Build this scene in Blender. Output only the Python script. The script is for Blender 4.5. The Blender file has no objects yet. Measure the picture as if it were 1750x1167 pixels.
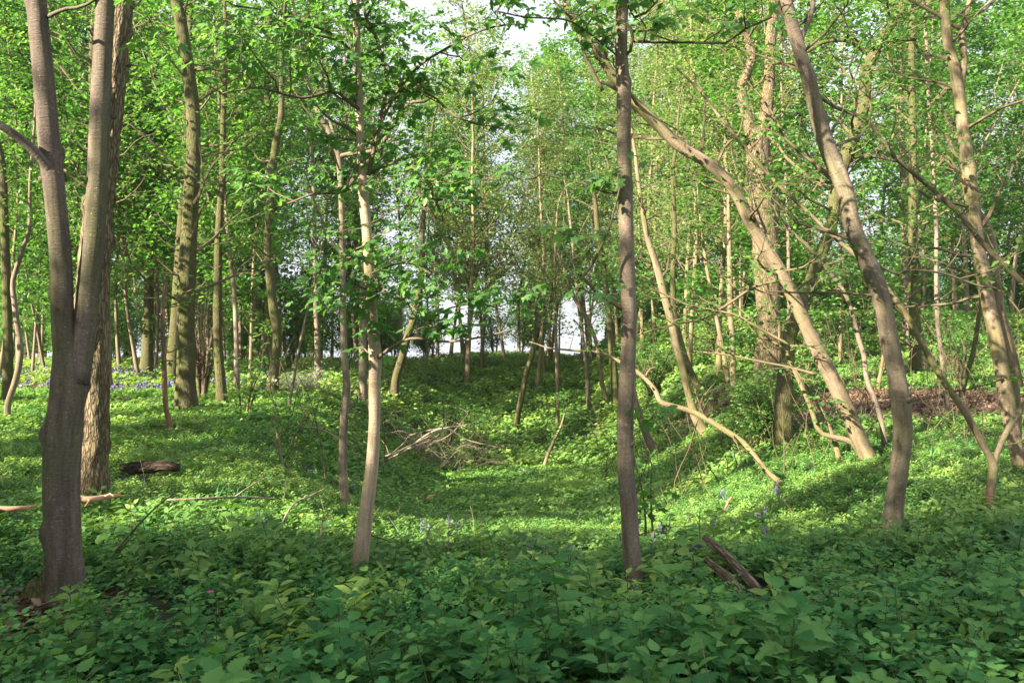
import bpy, math, random
import numpy as np
from mathutils import Vector
SEED = 7
rng = np.random.default_rng(SEED); random.seed(SEED)
scene = bpy.context.scene
C = scene.collection
# ------------------------------------------------------------ camera, sky, sun, exposure
F = 1410.0; CX, CY = 875.0, 583.5; HOR = 600.0; EYE = 1.65
cam_d = bpy.data.cameras.new('camera'); cam = bpy.data.objects.new('camera', cam_d); C.objects.link(cam)
PITCH = math.atan((HOR - CY) / F)
cam.location = (0, 0, EYE); cam.rotation_euler = (math.pi/2 + PITCH, 0, 0)
cam_d.sensor_width = 36; cam_d.lens = 36 * F / 1750; cam_d.clip_start = 0.05; cam_d.clip_end = 3000
scene.camera = cam
SUN_EL = math.radians(30); LX, LY = 0.79, 0.61                      # light travels towards +x +y
sdir = Vector((-LX*math.cos(SUN_EL), -LY*math.cos(SUN_EL), math.sin(SUN_EL))).normalized()
w = bpy.data.worlds.new('World'); scene.world = w; w.use_nodes = True
nt = w.node_tree; nt.nodes.clear()
sky = nt.nodes.new('ShaderNodeTexSky'); sky.sky_type = 'NISHITA'; sky.sun_disc = False
sky.sun_elevation = SUN_EL; sky.sun_rotation = math.atan2(sdir.x, sdir.y)
sky.air_density = 1.0; sky.dust_density = 3.0; sky.ozone_density = 1.2
bg = nt.nodes.new('ShaderNodeBackground'); bg.inputs[1].default_value = 0.059
wo = nt.nodes.new('ShaderNodeOutputWorld')
tc = nt.nodes.new('ShaderNodeTexCoord'); cn = nt.nodes.new('ShaderNodeTexNoise'); cn.inputs['Scale'].default_value = 2.2; cn.inputs['Detail'].default_value = 6
cr = nt.nodes.new('ShaderNodeMapRange'); cr.inputs[1].default_value = .35; cr.inputs[2].default_value = .65; cr.inputs[3].default_value = .65; cr.inputs[4].default_value = .97
cm = nt.nodes.new('ShaderNodeMix'); cm.data_type = 'RGBA'; cm.inputs[7].default_value = (3.7, 3.85, 4.15, 1)      # thin high cloud
nt.links.new(tc.outputs['Generated'], cn.inputs['Vector']); nt.links.new(cn.outputs[0], cr.inputs[0]); nt.links.new(cr.outputs[0], cm.inputs[0])
nt.links.new(sky.outputs[0], cm.inputs[6]); nt.links.new(cm.outputs[2], bg.inputs[0]); nt.links.new(bg.outputs[0], wo.inputs[0])
sl = bpy.data.lights.new('sun', 'SUN'); sl.energy = 5.0; sl.angle = math.radians(0.5); sl.color = (1.0, 0.87, 0.68)
so = bpy.data.objects.new('sun', sl); C.objects.link(so); so.rotation_euler = sdir.to_track_quat('Z', 'Y').to_euler()
so.location = (-20, -20, 30)
vs = scene.view_settings; vs.view_transform = 'Standard'; vs.look = 'None'; vs.gamma = 1.0; vs.exposure = 2.5
cy = scene.cycles
cy.max_bounces = 8; cy.diffuse_bounces = 3; cy.transmission_bounces = 5; cy.glossy_bounces = 2; cy.transparent_max_bounces = 4
cy.sample_clamp_indirect = 6

# ------------------------------------------------------------ small maths
def ss(t): t = np.clip(t, 0, 1); return t*t*(3-2*t)
_perm = rng.random((64, 64, 64))
def noise3(x, y, z):
    x = np.asarray(x, float); y = np.asarray(y, float); z = np.asarray(z, float)
    xi, yi, zi = np.floor(x).astype(int), np.floor(y).astype(int), np.floor(z).astype(int)
    fx, fy, fz = ss(x-xi), ss(y-yi), ss(z-zi)
    def g(a, b, c): return _perm[(xi+a) & 63, (yi+b) & 63, (zi+c) & 63]
    r = 0
    for a in (0, 1):
        for b in (0, 1):
            for c in (0, 1):
                r = r + g(a, b, c)*(fx if a else 1-fx)*(fy if b else 1-fy)*(fz if c else 1-fz)
    return r*2-1
def hgt(x, y):
    x = np.asarray(x, float); y = np.asarray(y, float)
    D = np.interp(y, [4, 6, 9, 12, 16, 22, 30, 37, 46, 60, 90, 300], [0, -.1, -.52, -.98, -1.5, -2.0, -2.2, -1.6, -.2, 1.25, 1.3, -14])
    al = np.interp(y, [4, 12, 22], [.6, 1.0, 1.7]); bl = np.interp(y, [4, 9, 12, 22, 30, 45], [2.2, 3.5, 4.4, 5.9, 6.8, 8]); br = np.interp(y, [4, 9, 12, 22, 30, 45], [4, 6, 6.4, 7.2, 7.6, 8])
    Pl = np.interp(y, [0, 10, 20, 30, 60, 90, 300], [.05, 0.05, .34, .45, .9, .9, -14])
    Pr = np.interp(y, [0, 10, 16, 20, 24, 35, 42, 60, 300], [.1, .05, .3, .55, .85, 2.9, 3.3, 3.2, -12])
    Pr = np.minimum(Pr, .3) + np.maximum(Pr-.3, 0)*ss((x-3)/6)
    wl = ss((-x-al)/(bl-al)); wr = ss((x-al)/(br-al))
    z = np.where(x < 0, D+(Pl-D)*wl, D+(Pr-D)*wr)
    z = z + .05*noise3(x*.35+4, y*.35, 6.1)*ss((y-6)/5) + .06*noise3(x*.6, y*.6, 3.3)*ss((y-3)/4) + .03*noise3(x*1.9, y*1.9, 8.1)
    mound = .22*np.exp(-((x-9.2)/2.6)**2-((y-17.5)/2.2)**2)
    return z + mound
def ray(px, py):
    c, s = math.cos(PITCH), math.sin(PITCH)
    u, v = (px-CX)/F, -(py-CY)/F
    return np.array([u, c - s*v, s + c*v])
def P(px, py, Y):
    d = ray(px, py); t = Y/d[1]
    return np.array([d[0]*t, Y, EYE + d[2]*t])
def on_ground(px, py, y0=2.0, y1=90.):
    d = ray(px, py); ys = np.arange(y0, y1, .05)
    z = EYE + d[2]/d[1]*ys; x = d[0]/d[1]*ys
    k = np.nonzero(z <= hgt(x, ys))[0]
    Y = ys[k[0]] if len(k) else y1
    return Y
def nrm(v): return v/np.maximum(np.linalg.norm(v, axis=-1, keepdims=True), 1e-9)
# ------------------------------------------------------------ mesh collecting
class Geo:
    def __init__(s): s.v = []; s.f = []; s.n = 0; s.bk = []; s.var = []; s.mi = []
    def add(s, v, faces, bk=None, var=None, mi=0):
        v = np.asarray(v, float)
        for fc in (faces if isinstance(faces, list) else [faces]):
            if len(fc): s.f.append((np.asarray(fc)+s.n, mi))
        s.v.append(v); s.bk.append(np.zeros_like(v) if bk is None else bk)
        s.var.append(np.zeros(len(v)) if var is None else (np.full(len(v), var) if np.isscalar(var) else var)); s.n += len(v)
    def mesh(s, name, mats, smooth=True):
        me = bpy.data.meshes.new(name)
        V = np.concatenate(s.v).astype(np.float32); me.vertices.add(len(V)); me.vertices.foreach_set('co', V.ravel())
        tot = np.concatenate([np.full(len(f), f.shape[1]) for f, _ in s.f]).astype(np.int32)
        lv = np.concatenate([f.ravel() for f, _ in s.f]).astype(np.int32)
        mi = np.concatenate([np.full(len(f), m) for f, m in s.f]).astype(np.int32)
        me.loops.add(len(lv)); me.loops.foreach_set('vertex_index', lv)
        me.polygons.add(len(tot)); me.polygons.foreach_set('loop_start', np.concatenate([[0], np.cumsum(tot)[:-1]]).astype(np.int32))
        me.polygons.foreach_set('loop_total', tot); me.polygons.foreach_set('material_index', mi)
        me.polygons.foreach_set('use_smooth', np.full(len(tot), smooth))
        me.update(calc_edges=True)
        a = me.attributes.new('var', 'FLOAT', 'POINT'); a.data.foreach_set('value', np.concatenate(s.var).astype(np.float32))
        a = me.attributes.new('bk', 'FLOAT_VECTOR', 'POINT'); a.data.foreach_set('vector', np.concatenate(s.bk).astype(np.float32).ravel())
        for m in (mats if isinstance(mats, (list, tuple)) else [mats]): me.materials.append(m)
        return me
def link(name, me, parent=None):
    o = bpy.data.objects.new(name, me); C.objects.link(o)
    if parent is not None:
        o.parent = parent
        o.matrix_parent_inverse.identity()
    return o
def tag(o, label=None, cat=None, group=None, kind=None):
    if label: o['label'] = label
    if cat: o['category'] = cat
    if group: o['group'] = group
    if kind: o['kind'] = kind
    return o
def empty(name, loc, label, cat, group=None):
    o = bpy.data.objects.new(name, None); C.objects.link(o); o.location = Vector(loc); o.empty_display_size = .2
    return tag(o, label, cat, group)
def smooth_path(pts, rad, step):
    pts = np.asarray(pts, float); rad = np.asarray(rad, float)
    seg = np.linalg.norm(np.diff(pts, axis=0), axis=1); s = np.concatenate([[0], np.cumsum(seg)])
    P0 = np.vstack([2*pts[0]-pts[1], pts, 2*pts[-1]-pts[-2]])
    n = max(2, int(s[-1]/step)+1); q = np.linspace(0, s[-1], n)
    i = np.clip(np.searchsorted(s, q, side='right')-1, 0, len(pts)-2); t = ((q-s[i])/np.maximum(seg[i], 1e-6))[:, None]
    a, b, c, d = P0[i], P0[i+1], P0[i+2], P0[i+3]
    out = .5*(2*b+(c-a)*t+(2*a-5*b+4*c-d)*t*t+(3*b-a-3*c+d)*t**3)
    return out, np.interp(q, s, rad)
def tube(g, pts, rad, sides=8, rough=0., ridge=0., mi=0, var=0., cap=True, seed=0., lobes=0., knots=0):
    pts = np.asarray(pts, float); rad = np.asarray(rad, float); n = len(pts)
    T = nrm(np.gradient(pts, axis=0))
    a = np.array([1, 0, 0.]) if abs(T[0][0]) < .8 else np.array([0, 1., 0])
    N = np.zeros_like(T); N[0] = nrm(a-T[0]*np.dot(a, T[0]))
    for i in range(1, n):
        v = N[i-1]-T[i]*np.dot(N[i-1], T[i]); N[i] = v/max(np.linalg.norm(v), 1e-9)
    B = np.cross(T, N)
    th = np.linspace(0, 2*math.pi, sides, endpoint=False)
    s = np.concatenate([[0], np.cumsum(np.linalg.norm(np.diff(pts, axis=0), axis=1))])
    ct, st = np.cos(th), np.sin(th)
    R = np.repeat(rad[:, None], sides, 1)
    rr = np.repeat(rad[:, None], sides, 1)
    bk = np.stack([ct[None]*rr, st[None]*rr, np.repeat(s[:, None], sides, 1)], -1)
    if rough:
        R = R*(1+rough*noise3(ct[None]*1.3+seed, st[None]*1.3+seed*.7, s[:, None]*1.6)
               + rough*.45*noise3(ct[None]*2.5+seed, st[None]*2.5, s[:, None]*6+seed))
    if knots:
        kr = np.random.default_rng(int(seed*100)+5); msk = np.zeros_like(R)
        for _ in range(knots):
            t0, s0, sz = kr.random()*6.283, kr.uniform(.05, .8)*s[-1], kr.uniform(.5, 1.1)
            dth = (th[None]-t0+math.pi) % (2*math.pi)-math.pi; rk = rad[np.argmin(abs(s-s0))]
            dd = np.sqrt((dth*rk)**2+((s[:, None]-s0)*.75)**2)/(rk*.42*sz)
            R = R+rk*sz*(.30*np.exp(-(dd-.7)**2*3)-.12*np.exp(-dd**2*5)); msk = np.maximum(msk, np.exp(-dd**2*2.2))
        for _ in range(knots//2):
            s0 = kr.uniform(.03, .8)*s[-1]; R = R*(1+kr.uniform(.02, .05)*np.exp(-((s[:, None]-s0+.03*np.cos(th[None]+s0))/.018)**2))
        var = msk.ravel()
        if cap: var = np.concatenate([var, [0, 0]])
    if lobes:
        R = R*(1+lobes*np.exp(-s[:, None]/.16)*(.55+.45*np.cos(5*th[None]+seed)+.4*np.cos(3*th[None]+2*seed)))
    if ridge:
        k = noise3(ct[None]*rr*55+seed, st[None]*rr*55, s[:, None]*7)
        k2 = noise3(ct[None]*rr*28+9, st[None]*rr*28+seed, s[:, None]*3.5)
        R = R + ridge*(.6-1.6*np.abs(k))*.6 + ridge*(.5-1.3*np.abs(k2))*.6
    V = pts[:, None]+R[..., None]*(ct[None, :, None]*N[:, None]+st[None, :, None]*B[:, None])
    i = np.arange(n-1)[:, None]*sides; j = np.arange(sides)[None]; j2 = (j+1) % sides
    q = np.stack([i+j, i+j2, i+sides+j2, i+sides+j], -1).reshape(-1, 4)
    V = V.reshape(-1, 3); bk = bk.reshape(-1, 3); fs = [q]
    if cap:
        V = np.vstack([V, pts[-1]+T[-1]*rad[-1]*.6, pts[0]]); bk = np.vstack([bk, [0, 0, s[-1]], [0, 0, 0]])
        m = len(V)-2; jj = np.arange(sides)
        fs.append(np.stack([(n-1)*sides+jj, (n-1)*sides+(jj+1) % sides, np.full(sides, m)], -1))
        fs.append(np.stack([(jj+1) % sides, jj, np.full(sides, m+1)], -1))
    g.add(V, fs, bk, var, mi)
def scatter(pv, pf, pos, M, sc):
    """copies of a small shape: pos (n,3), M (n,3,3) with axes as columns, sc (n,)"""
    n, k = len(pos), len(pv)
    V = np.einsum('nij,kj->nki', M, pv)*np.asarray(sc).reshape(-1, 1, 1)+pos[:, None]
    return V.reshape(-1, 3), [(np.asarray(f)[None]+(np.arange(n)*k)[:, None, None]).reshape(-1, np.asarray(f).shape[1]) for f in pf]
def mats_from(ydir, zdir):
    y = nrm(ydir); x = nrm(np.cross(y, zdir)); z = np.cross(x, y)
    return np.stack([x, y, z], -1)
def yaw_mats(n, tilt=.15, r=rng, sunny=0.):
    a = r.random(n)*2*math.pi
    y = np.stack([np.cos(a), np.sin(a), r.normal(0, tilt, n)], -1)
    z = np.stack([r.normal(0, tilt, n), r.normal(0, tilt, n), np.ones(n)], -1)
    return mats_from(y, z+np.array(sdir)*sunny)
# ------------------------------------------------------------ leaf shapes: base at 0, tip at +y, upper side +z
L_DIAM = (np.array([[0, 0, 0], [.34, .42, .07], [0, 1, -.12], [-.34, .42, .07]]), [np.array([[0, 1, 2], [0, 2, 3]])])
L_OVATE = (np.array([[0, 0, 0], [.27, .2, .04], [.3, .5, .05], [0, 1, -.16], [-.3, .5, .05], [-.27, .2, .04], [0, .35, -.03]]),
           [np.array([[0, 1, 6], [1, 2, 6], [2, 3, 6], [3, 4, 6], [4, 5, 6], [5, 0, 6]])])
L_LANCE = (np.array([[0, 0, 0], [.2, .3, .03], [.18, .62, .0], [0, 1, -.2], [-.18, .62, .0], [-.2, .3, .03], [0, .45, -.02]]),
           [np.array([[0, 1, 6], [1, 2, 6], [2, 3, 6], [3, 4, 6], [4, 5, 6], [5, 0, 6]])])
def serrate(teeth=7, wid=.42):
    mid = []; edge = []
    n = teeth*2+1
    for i in range(n):
        t = i/(n-1); wv = wid*math.sin(math.pi*min(1, (t+.06)**.62))*1.05
        if i % 2 == 0 and 0 < i: wv *= .68
        if i == n-1: wv = 0
        if i == 0: wv = wid*.25
        edge.append((wv, t-(.0 if i % 2 == 0 else .0), .05*math.sin(math.pi*t)+wv*.16)); mid.append((0, t, -.22*t*t))
    v = [(-e[0], e[1]-.06*(e[0] > .1), e[2]-.22*e[1]**2) for e in edge]+mid+[(e[0], e[1]-.06*(e[0] > .1), e[2]-.22*e[1]**2) for e in edge]
    f = []
    for i in range(n-1):
        f += [[i, n+i, n+i+1, i+1], [n+i, 2*n+i, 2*n+i+1, n+i+1]]
    return np.array(v), [np.array(f)[:, ::-1]]
L_NETTLE = serrate()
def palmate():
    pts = [(0, -.02)]
    lobes = [(-118, .52), (-62, .86), (0, 1.0), (62, .86), (118, .52)]
    out = []
    for i, (a, r) in enumerate(lobes):
        for da, k in ((-17, .72), (0, 1.0), (17, .72)):
            out.append((math.radians(a+da), r*k))
        if i < 4: out.append((math.radians((a+lobes[i+1][0])/2), .44))
    v = [(0, 0, 0), (0, .25, -.02)]
    for a, r in out:
        x, y = math.sin(a)*r*.62, .25+math.cos(a)*r*.72
        v.append((x, y, .05*math.sin(a*3)-.20*r*r*(abs(x)+y*.5)))
    n = len(out)
    f = [[1, 2+i+1, 2+i] for i in range(n-1)]+[[1, 2, 0], [1, 0, 1+n]]
    return np.array(v), [np.array(f)]
L_SYC = palmate()
# ------------------------------------------------------------ materials
def new_mat(name):
    m = bpy.data.materials.new(name); m.use_nodes = True; t = m.node_tree; t.nodes.clear()
    o = t.nodes.new('ShaderNodeOutputMaterial'); return m, t, o
def N(t, typ, **kw):
    n = t.nodes.new(typ)
    for k, v in kw.items():
        if k.startswith('_'): setattr(n, k[1:], v)
        else: n.inputs[k.replace('__', ' ')].default_value = v
    return n
def ramp(t, fac, stops):
    r = t.nodes.new('ShaderNodeValToRGB'); e = r.color_ramp.elements
    e[0].position, e[0].color = stops[0][0], (*stops[0][1], 1); e[1].position, e[1].color = stops[-1][0], (*stops[-1][1], 1)
    for p, c in stops[1:-1]: x = e.new(p); x.color = (*c, 1)
    t.links.new(fac, r.inputs[0]); return r
def leaf_mat(name, c0, c1, c2, trans=.42, rough=.45, tcol=1.25, spec=.35, vein=False):
    m, t, o = new_mat(name)
    at = N(t, 'ShaderNodeAttribute', _attribute_name='var')
    oi = N(t, 'ShaderNodeObjectInfo')
    ad = N(t, 'ShaderNodeMath', _operation='MULTIPLY_ADD'); t.links.new(oi.outputs['Random'], ad.inputs[0]); ad.inputs[1].default_value = .3; ad.inputs[2].default_value = -.15
    sm = N(t, 'ShaderNodeMath', _operation='ADD'); t.links.new(ad.outputs[0], sm.inputs[0]); t.links.new(at.outputs['Fac'], sm.inputs[1])
    geo = N(t, 'ShaderNodeNewGeometry')
    nz = N(t, 'ShaderNodeTexNoise', Scale=35.0); t.links.new(geo.outputs['Position'], nz.inputs['Vector'])
    s2 = N(t, 'ShaderNodeMath', _operation='MULTIPLY_ADD'); t.links.new(nz.outputs[0], s2.inputs[0]); s2.inputs[1].default_value = .35; t.links.new(sm.outputs[0], s2.inputs[2])
    s3 = N(t, 'ShaderNodeMath', _operation='SUBTRACT'); t.links.new(s2.outputs[0], s3.inputs[0]); s3.inputs[1].default_value = .17
    r = ramp(t, s3.outputs[0], [(0, c0), (.55, c1), (1, c2)])
    b = N(t, 'ShaderNodeBsdfPrincipled', Roughness=rough); b.inputs['Specular IOR Level'].default_value = spec
    t.links.new(r.outputs[0], b.inputs['Base Color'])
    tr = N(t, 'ShaderNodeBsdfTranslucent')
    mul = N(t, 'ShaderNodeMix', _data_type='RGBA', _blend_type='MULTIPLY'); mul.inputs[0].default_value = 1
    t.links.new(r.outputs[0], mul.inputs[6]); mul.inputs[7].default_value = (1.25*tcol, 1.2*tcol, .6*tcol, 1)
    t.links.new(mul.outputs[2], tr.inputs[0])
    mx = N(t, 'ShaderNodeMixShader'); mx.inputs[0].default_value = trans
    t.links.new(b.outputs[0], mx.inputs[1]); t.links.new(tr.outputs[0], mx.inputs[2]); t.links.new(mx.outputs[0], o.inputs[0])
    return m
def bark_mat(name, dark, mid, light, moss=.3, moss_col=(.12, .13, .03), fiss=0., bump=.25, lent=.5):
    m, t, o = new_mat(name)
    at = N(t, 'ShaderNodeAttribute', _attribute_name='bk'); V = at.outputs['Vector']
    oi = N(t, 'ShaderNodeObjectInfo')
    off = N(t, 'ShaderNodeVectorMath', _operation='SCALE'); cmb = N(t, 'ShaderNodeCombineXYZ')
    for k in (0, 1, 2): t.links.new(oi.outputs['Random'], cmb.inputs[k])
    t.links.new(cmb.outputs[0], off.inputs[0]); off.inputs['Scale'].default_value = 31
    ad = N(t, 'ShaderNodeVectorMath', _operation='ADD'); t.links.new(V, ad.inputs[0]); t.links.new(off.outputs[0], ad.inputs[1]); V = ad.outputs[0]
    def mapped(s):
        mp = N(t, 'ShaderNodeMapping'); mp.inputs['Scale'].default_value = s; t.links.new(V, mp.inputs[0]); return mp.outputs[0]
    big = N(t, 'ShaderNodeTexNoise', Scale=1.0, Detail=5.0, Roughness=.62); t.links.new(mapped((9, 9, 2.2)), big.inputs['Vector'])
    fine = N(t, 'ShaderNodeTexNoise', Scale=1.0, Detail=5.0, Roughness=.7); t.links.new(mapped((50, 50, 110) if not fiss else (90, 90, 22)), fine.inputs['Vector'])
    a = N(t, 'ShaderNodeMath', _operation='MULTIPLY_ADD'); t.links.new(fine.outputs[0], a.inputs[0]); a.inputs[1].default_value = .55
    b_ = N(t, 'ShaderNodeMath', _operation='MULTIPLY'); t.links.new(big.outputs[0], b_.inputs[0]); b_.inputs[1].default_value = .55
    t.links.new(b_.outputs[0], a.inputs[2])
    r = ramp(t, a.outputs[0], [(.32, dark), (.55, mid), (.74, light)])
    col = r.outputs[0]
    mo = N(t, 'ShaderNodeTexNoise', Scale=1.0, Detail=4.0, Roughness=.6); t.links.new(mapped((5, 5, .9)), mo.inputs['Vector'])
    mr = ramp(t, mo.outputs[0], [(.62-.35*moss-.08, (0, 0, 0)), (.62-.35*moss+.14, (1, 1, 1))])
    mf = N(t, 'ShaderNodeMath', _operation='MULTIPLY'); t.links.new(mr.outputs[0], mf.inputs[0]); mf.inputs[1].default_value = min(.85, .35+moss)
    mix = N(t, 'ShaderNodeMix', _data_type='RGBA'); t.links.new(mf.outputs[0], mix.inputs[0]); t.links.new(col, mix.inputs[6]); mix.inputs[7].default_value = (*moss_col, 1)
    col = mix.outputs[2]
    h = fine.outputs[0]
    if lent:
        ln = N(t, 'ShaderNodeTexNoise', Scale=1.0, Detail=2.0); t.links.new(mapped((14, 14, 120)), ln.inputs['Vector'])
        lr = ramp(t, ln.outputs[0], [(.60, (1, 1, 1)), (.72, (.5, .46, .42))])
        mm = N(t, 'ShaderNodeMix', _data_type='RGBA', _blend_type='MULTIPLY'); mm.inputs[0].default_value = lent
        t.links.new(col, mm.inputs[6]); t.links.new(lr.outputs[0], mm.inputs[7]); col = mm.outputs[2]
        sp = N(t, 'ShaderNodeTexVoronoi', Scale=1.0); t.links.new(mapped((26, 26, 20)), sp.inputs['Vector'])
        sr = ramp(t, sp.outputs['Distance'], [(.0, (1, 1, 1)), (.13, (0, 0, 0))])
        m3 = N(t, 'ShaderNodeMix', _data_type='RGBA'); t.links.new(sr.outputs[0], m3.inputs[0]); t.links.new(col, m3.inputs[6]); m3.inputs[7].default_value = (.42, .38, .33, 1); col = m3.outputs[2]
    if fiss:
        vo = N(t, 'ShaderNodeTexVoronoi', Scale=1.0, _feature='DISTANCE_TO_EDGE'); 
        wn = N(t, 'ShaderNodeTexNoise', Scale=1.0, Detail=3.0); t.links.new(mapped((30, 30, 12)), wn.inputs['Vector'])
        wa = N(t, 'ShaderNodeVectorMath', _operation='ADD'); t.links.new(mapped((36, 36, 6.5)), wa.inputs[0]); t.links.new(wn.outputs['Color'], wa.inputs[1])
        t.links.new(wa.outputs[0], vo.inputs['Vector'])
        fr = ramp(t, vo.outputs['Distance'], [(.0, (.28, .26, .24)), (.22, (1, 1, 1))])
        mm = N(t, 'ShaderNodeMix', _data_type='RGBA', _blend_type='MULTIPLY'); mm.inputs[0].default_value = fiss
        t.links.new(col, mm.inputs[6]); t.links.new(fr.outputs[0], mm.inputs[7]); col = mm.outputs[2]
        hm = N(t, 'ShaderNodeMath', _operation='MULTIPLY_ADD'); t.links.new(fr.outputs[0], hm.inputs[0]); hm.inputs[1].default_value = 1.4; t.links.new(h, hm.inputs[2]); h = hm.outputs[0]
    kn = N(t, 'ShaderNodeAttribute', _attribute_name='var'); kf = N(t, 'ShaderNodeMath', _operation='MULTIPLY'); t.links.new(kn.outputs['Fac'], kf.inputs[0]); kf.inputs[1].default_value = .6 if name != 'twig_bark' else 0.
    km = N(t, 'ShaderNodeMix', _data_type='RGBA', _blend_type='MULTIPLY'); t.links.new(kf.outputs[0], km.inputs[0]); t.links.new(col, km.inputs[6]); km.inputs[7].default_value = (.3, .25, .2, 1); col = km.outputs[2]
    if lent:      # pale lichen patches, dark water stains and horizontal wrinkles
        li = N(t, 'ShaderNodeTexNoise', Scale=1.0, Detail=6.0, Roughness=.75); t.links.new(mapped((17, 17, 11)), li.inputs['Vector'])
        l2 = ramp(t, li.outputs[0], [(.60, (0, 0, 0)), (.67, (.6, .6, .6))]); m4 = N(t, 'ShaderNodeMix', _data_type='RGBA'); t.links.new(l2.outputs[0], m4.inputs[0]); t.links.new(col, m4.inputs[6]); m4.inputs[7].default_value = (light[0]*1.15, light[1]*1.2, light[2]*1.15, 1)
        st = N(t, 'ShaderNodeTexNoise', Scale=1.0, Detail=5.0, Roughness=.7); t.links.new(mapped((22, 22, 2.2)), st.inputs['Vector'])
        s4 = ramp(t, st.outputs[0], [(.38, (.6, .57, .55)), (.52, (1, 1, 1))]); m5 = N(t, 'ShaderNodeMix', _data_type='RGBA', _blend_type='MULTIPLY'); m5.inputs[0].default_value = .8
        t.links.new(m4.outputs[2], m5.inputs[6]); t.links.new(s4.outputs[0], m5.inputs[7]); col = m5.outputs[2]
        wr = N(t, 'ShaderNodeTexNoise', Scale=1.0, Detail=3.0, Distortion=.6); t.links.new(mapped((7, 7, 70)), wr.inputs['Vector'])
        hw = N(t, 'ShaderNodeMath', _operation='MULTIPLY_ADD'); t.links.new(wr.outputs[0], hw.inputs[0]); hw.inputs[1].default_value = .9; t.links.new(h, hw.inputs[2]); h = hw.outputs[0]
    b = N(t, 'ShaderNodeBsdfPrincipled', Roughness=.85); b.inputs['Specular IOR Level'].default_value = .25
    t.links.new(col, b.inputs['Base Color'])
    bp = N(t, 'ShaderNodeBump', Strength=bump, Distance=.02); t.links.new(h, bp.inputs['Height']); t.links.new(bp.outputs[0], b.inputs['Normal'])
    t.links.new(b.outputs[0], o.inputs[0]); return m
M_SYC = leaf_mat('sycamore_leaf', (.04, .12, .035), (.095, .23, .06), (.19, .34, .10), .5)
M_FARG = leaf_mat('woodland_leaf', (.03, .105, .022), (.085, .225, .045), (.19, .34, .08), .5)
M_YEL = leaf_mat('young_yellow_leaf', (.09, .18, .05), (.20, .30, .10), (.38, .44, .20), .5, tcol=1.0)
M_NET = leaf_mat('nettle_leaf', (.026, .105, .036), (.058, .195, .06), (.135, .285, .08), .34, rough=.65, spec=.16)
M_HERB = leaf_mat('herb_leaf', (.04, .125, .028), (.125, .26, .055), (.27, .38, .09), .36, rough=.5, spec=.35)
M_STEM = leaf_mat('plant_stem', (.04, .10, .03), (.09, .14, .04), (.12, .16, .05), .05)
M_BELL = leaf_mat('bluebell_petal', (.10, .085, .27), (.17, .145, .38), (.27, .23, .48), .3, tcol=.7)
M_PINK = leaf_mat('pink_petal', (.5, .05, .3), (.6, .08, .4), (.7, .12, .5), .3, tcol=.7)
M_WHITEF = leaf_mat('white_blossom', (.5, .55, .4), (.6, .65, .5), (.7, .7, .6), .3, tcol=.7)
M_LITTER = leaf_mat('dead_leaf', (.05, .03, .02), (.13, .075, .05), (.28, .18, .12), .1, tcol=.6)
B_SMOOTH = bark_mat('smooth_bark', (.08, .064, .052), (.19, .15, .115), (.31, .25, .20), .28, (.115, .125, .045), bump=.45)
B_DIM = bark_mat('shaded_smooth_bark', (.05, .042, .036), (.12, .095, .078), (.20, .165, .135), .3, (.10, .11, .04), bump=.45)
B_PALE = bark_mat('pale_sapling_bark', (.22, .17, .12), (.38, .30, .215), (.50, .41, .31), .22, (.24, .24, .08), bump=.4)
B_TAN = bark_mat('tan_leaning_bark', (.085, .065, .042), (.20, .155, .105), (.33, .265, .19), .40, (.15, .15, .05), bump=.4)
B_MOSS = bark_mat('mossy_bark', (.045, .038, .024), (.11, .092, .052), (.20, .168, .10), .55, (.085, .098, .026), fiss=.5, bump=.6, lent=0)
B_ROUGH = bark_mat('fissured_bark', (.10, .075, .045), (.23, .175, .11), (.38, .31, .21), .22, (.14, .14, .05), fiss=.85, bump=.9, lent=0)
B_TWIG = bark_mat('twig_bark', (.05, .04, .025), (.11, .085, .055), (.2, .155, .1), .3, (.09, .10, .03), lent=0)
B_RED = bark_mat('rusty_bark', (.10, .055, .035), (.22, .125, .08), (.34, .21, .14), .15, (.15, .12, .04), lent=.5)
B_DEAD = bark_mat('dead_wood', (.13, .105, .08), (.28, .23, .175), (.44, .38, .3), .05, (.14, .14, .06), fiss=.3, bump=.6, lent=0)
B_LOG = bark_mat('rotting_log', (.025, .016, .012), (.07, .045, .035), (.15, .11, .09), .12, (.05, .07, .02), fiss=.6, bump=1., lent=0)
B_PINKW = bark_mat('stripped_wood', (.26, .13, .08), (.42, .24, .16), (.55, .36, .25), .0, (.2, .2, .1), lent=0)
B_GREY = bark_mat('weathered_wood', (.12, .085, .06), (.26, .185, .135), (.42, .32, .245), .25, (.09, .10, .03), fiss=.75, bump=1., lent=0)

# ------------------------------------------------------------ the ground sheet
def litter_mask(x, y):
    n = noise3(x*.8, y*.8, 1.5)*.35
    a = 1.3*np.exp(-((x-9.4)/4.2)**4-((y-18.2)/3.2)**4)
    b = np.exp(-((x+9.0)/2.6)**2-((y-20.5)/1.5)**2)*.9
    c = np.exp(-((x+3.2)/.9)**2-((y-5.0)/.6)**2)*.8
    d = np.exp(-((x-7.3)/1.3)**2-((y-13.6)/.9)**2)*.9
    e = np.exp(-((x-5.6)/1.4)**2-((y-23.5)/2.2)**2)*.9
    f = .75*ss((-x-4)/3)*ss((y-22)/4)*(1-.0*y)
    mx_ = np.maximum.reduce([a, b, c, d, e, f]); return np.clip(mx_*1.25+(n-.1)*ss(mx_*3), 0, 1)
def warp(n, lo, hi, p, c=0.):
    u = np.linspace(-1, 1, n); s = np.sign(u)*np.abs(u)**p
    return np.where(s < 0, c+s*(c-lo), c+s*(hi-c))
gx = warp(261, -170, 170, 2.5); gy = warp(281, -60, 230, 2.4, 9.)
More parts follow.
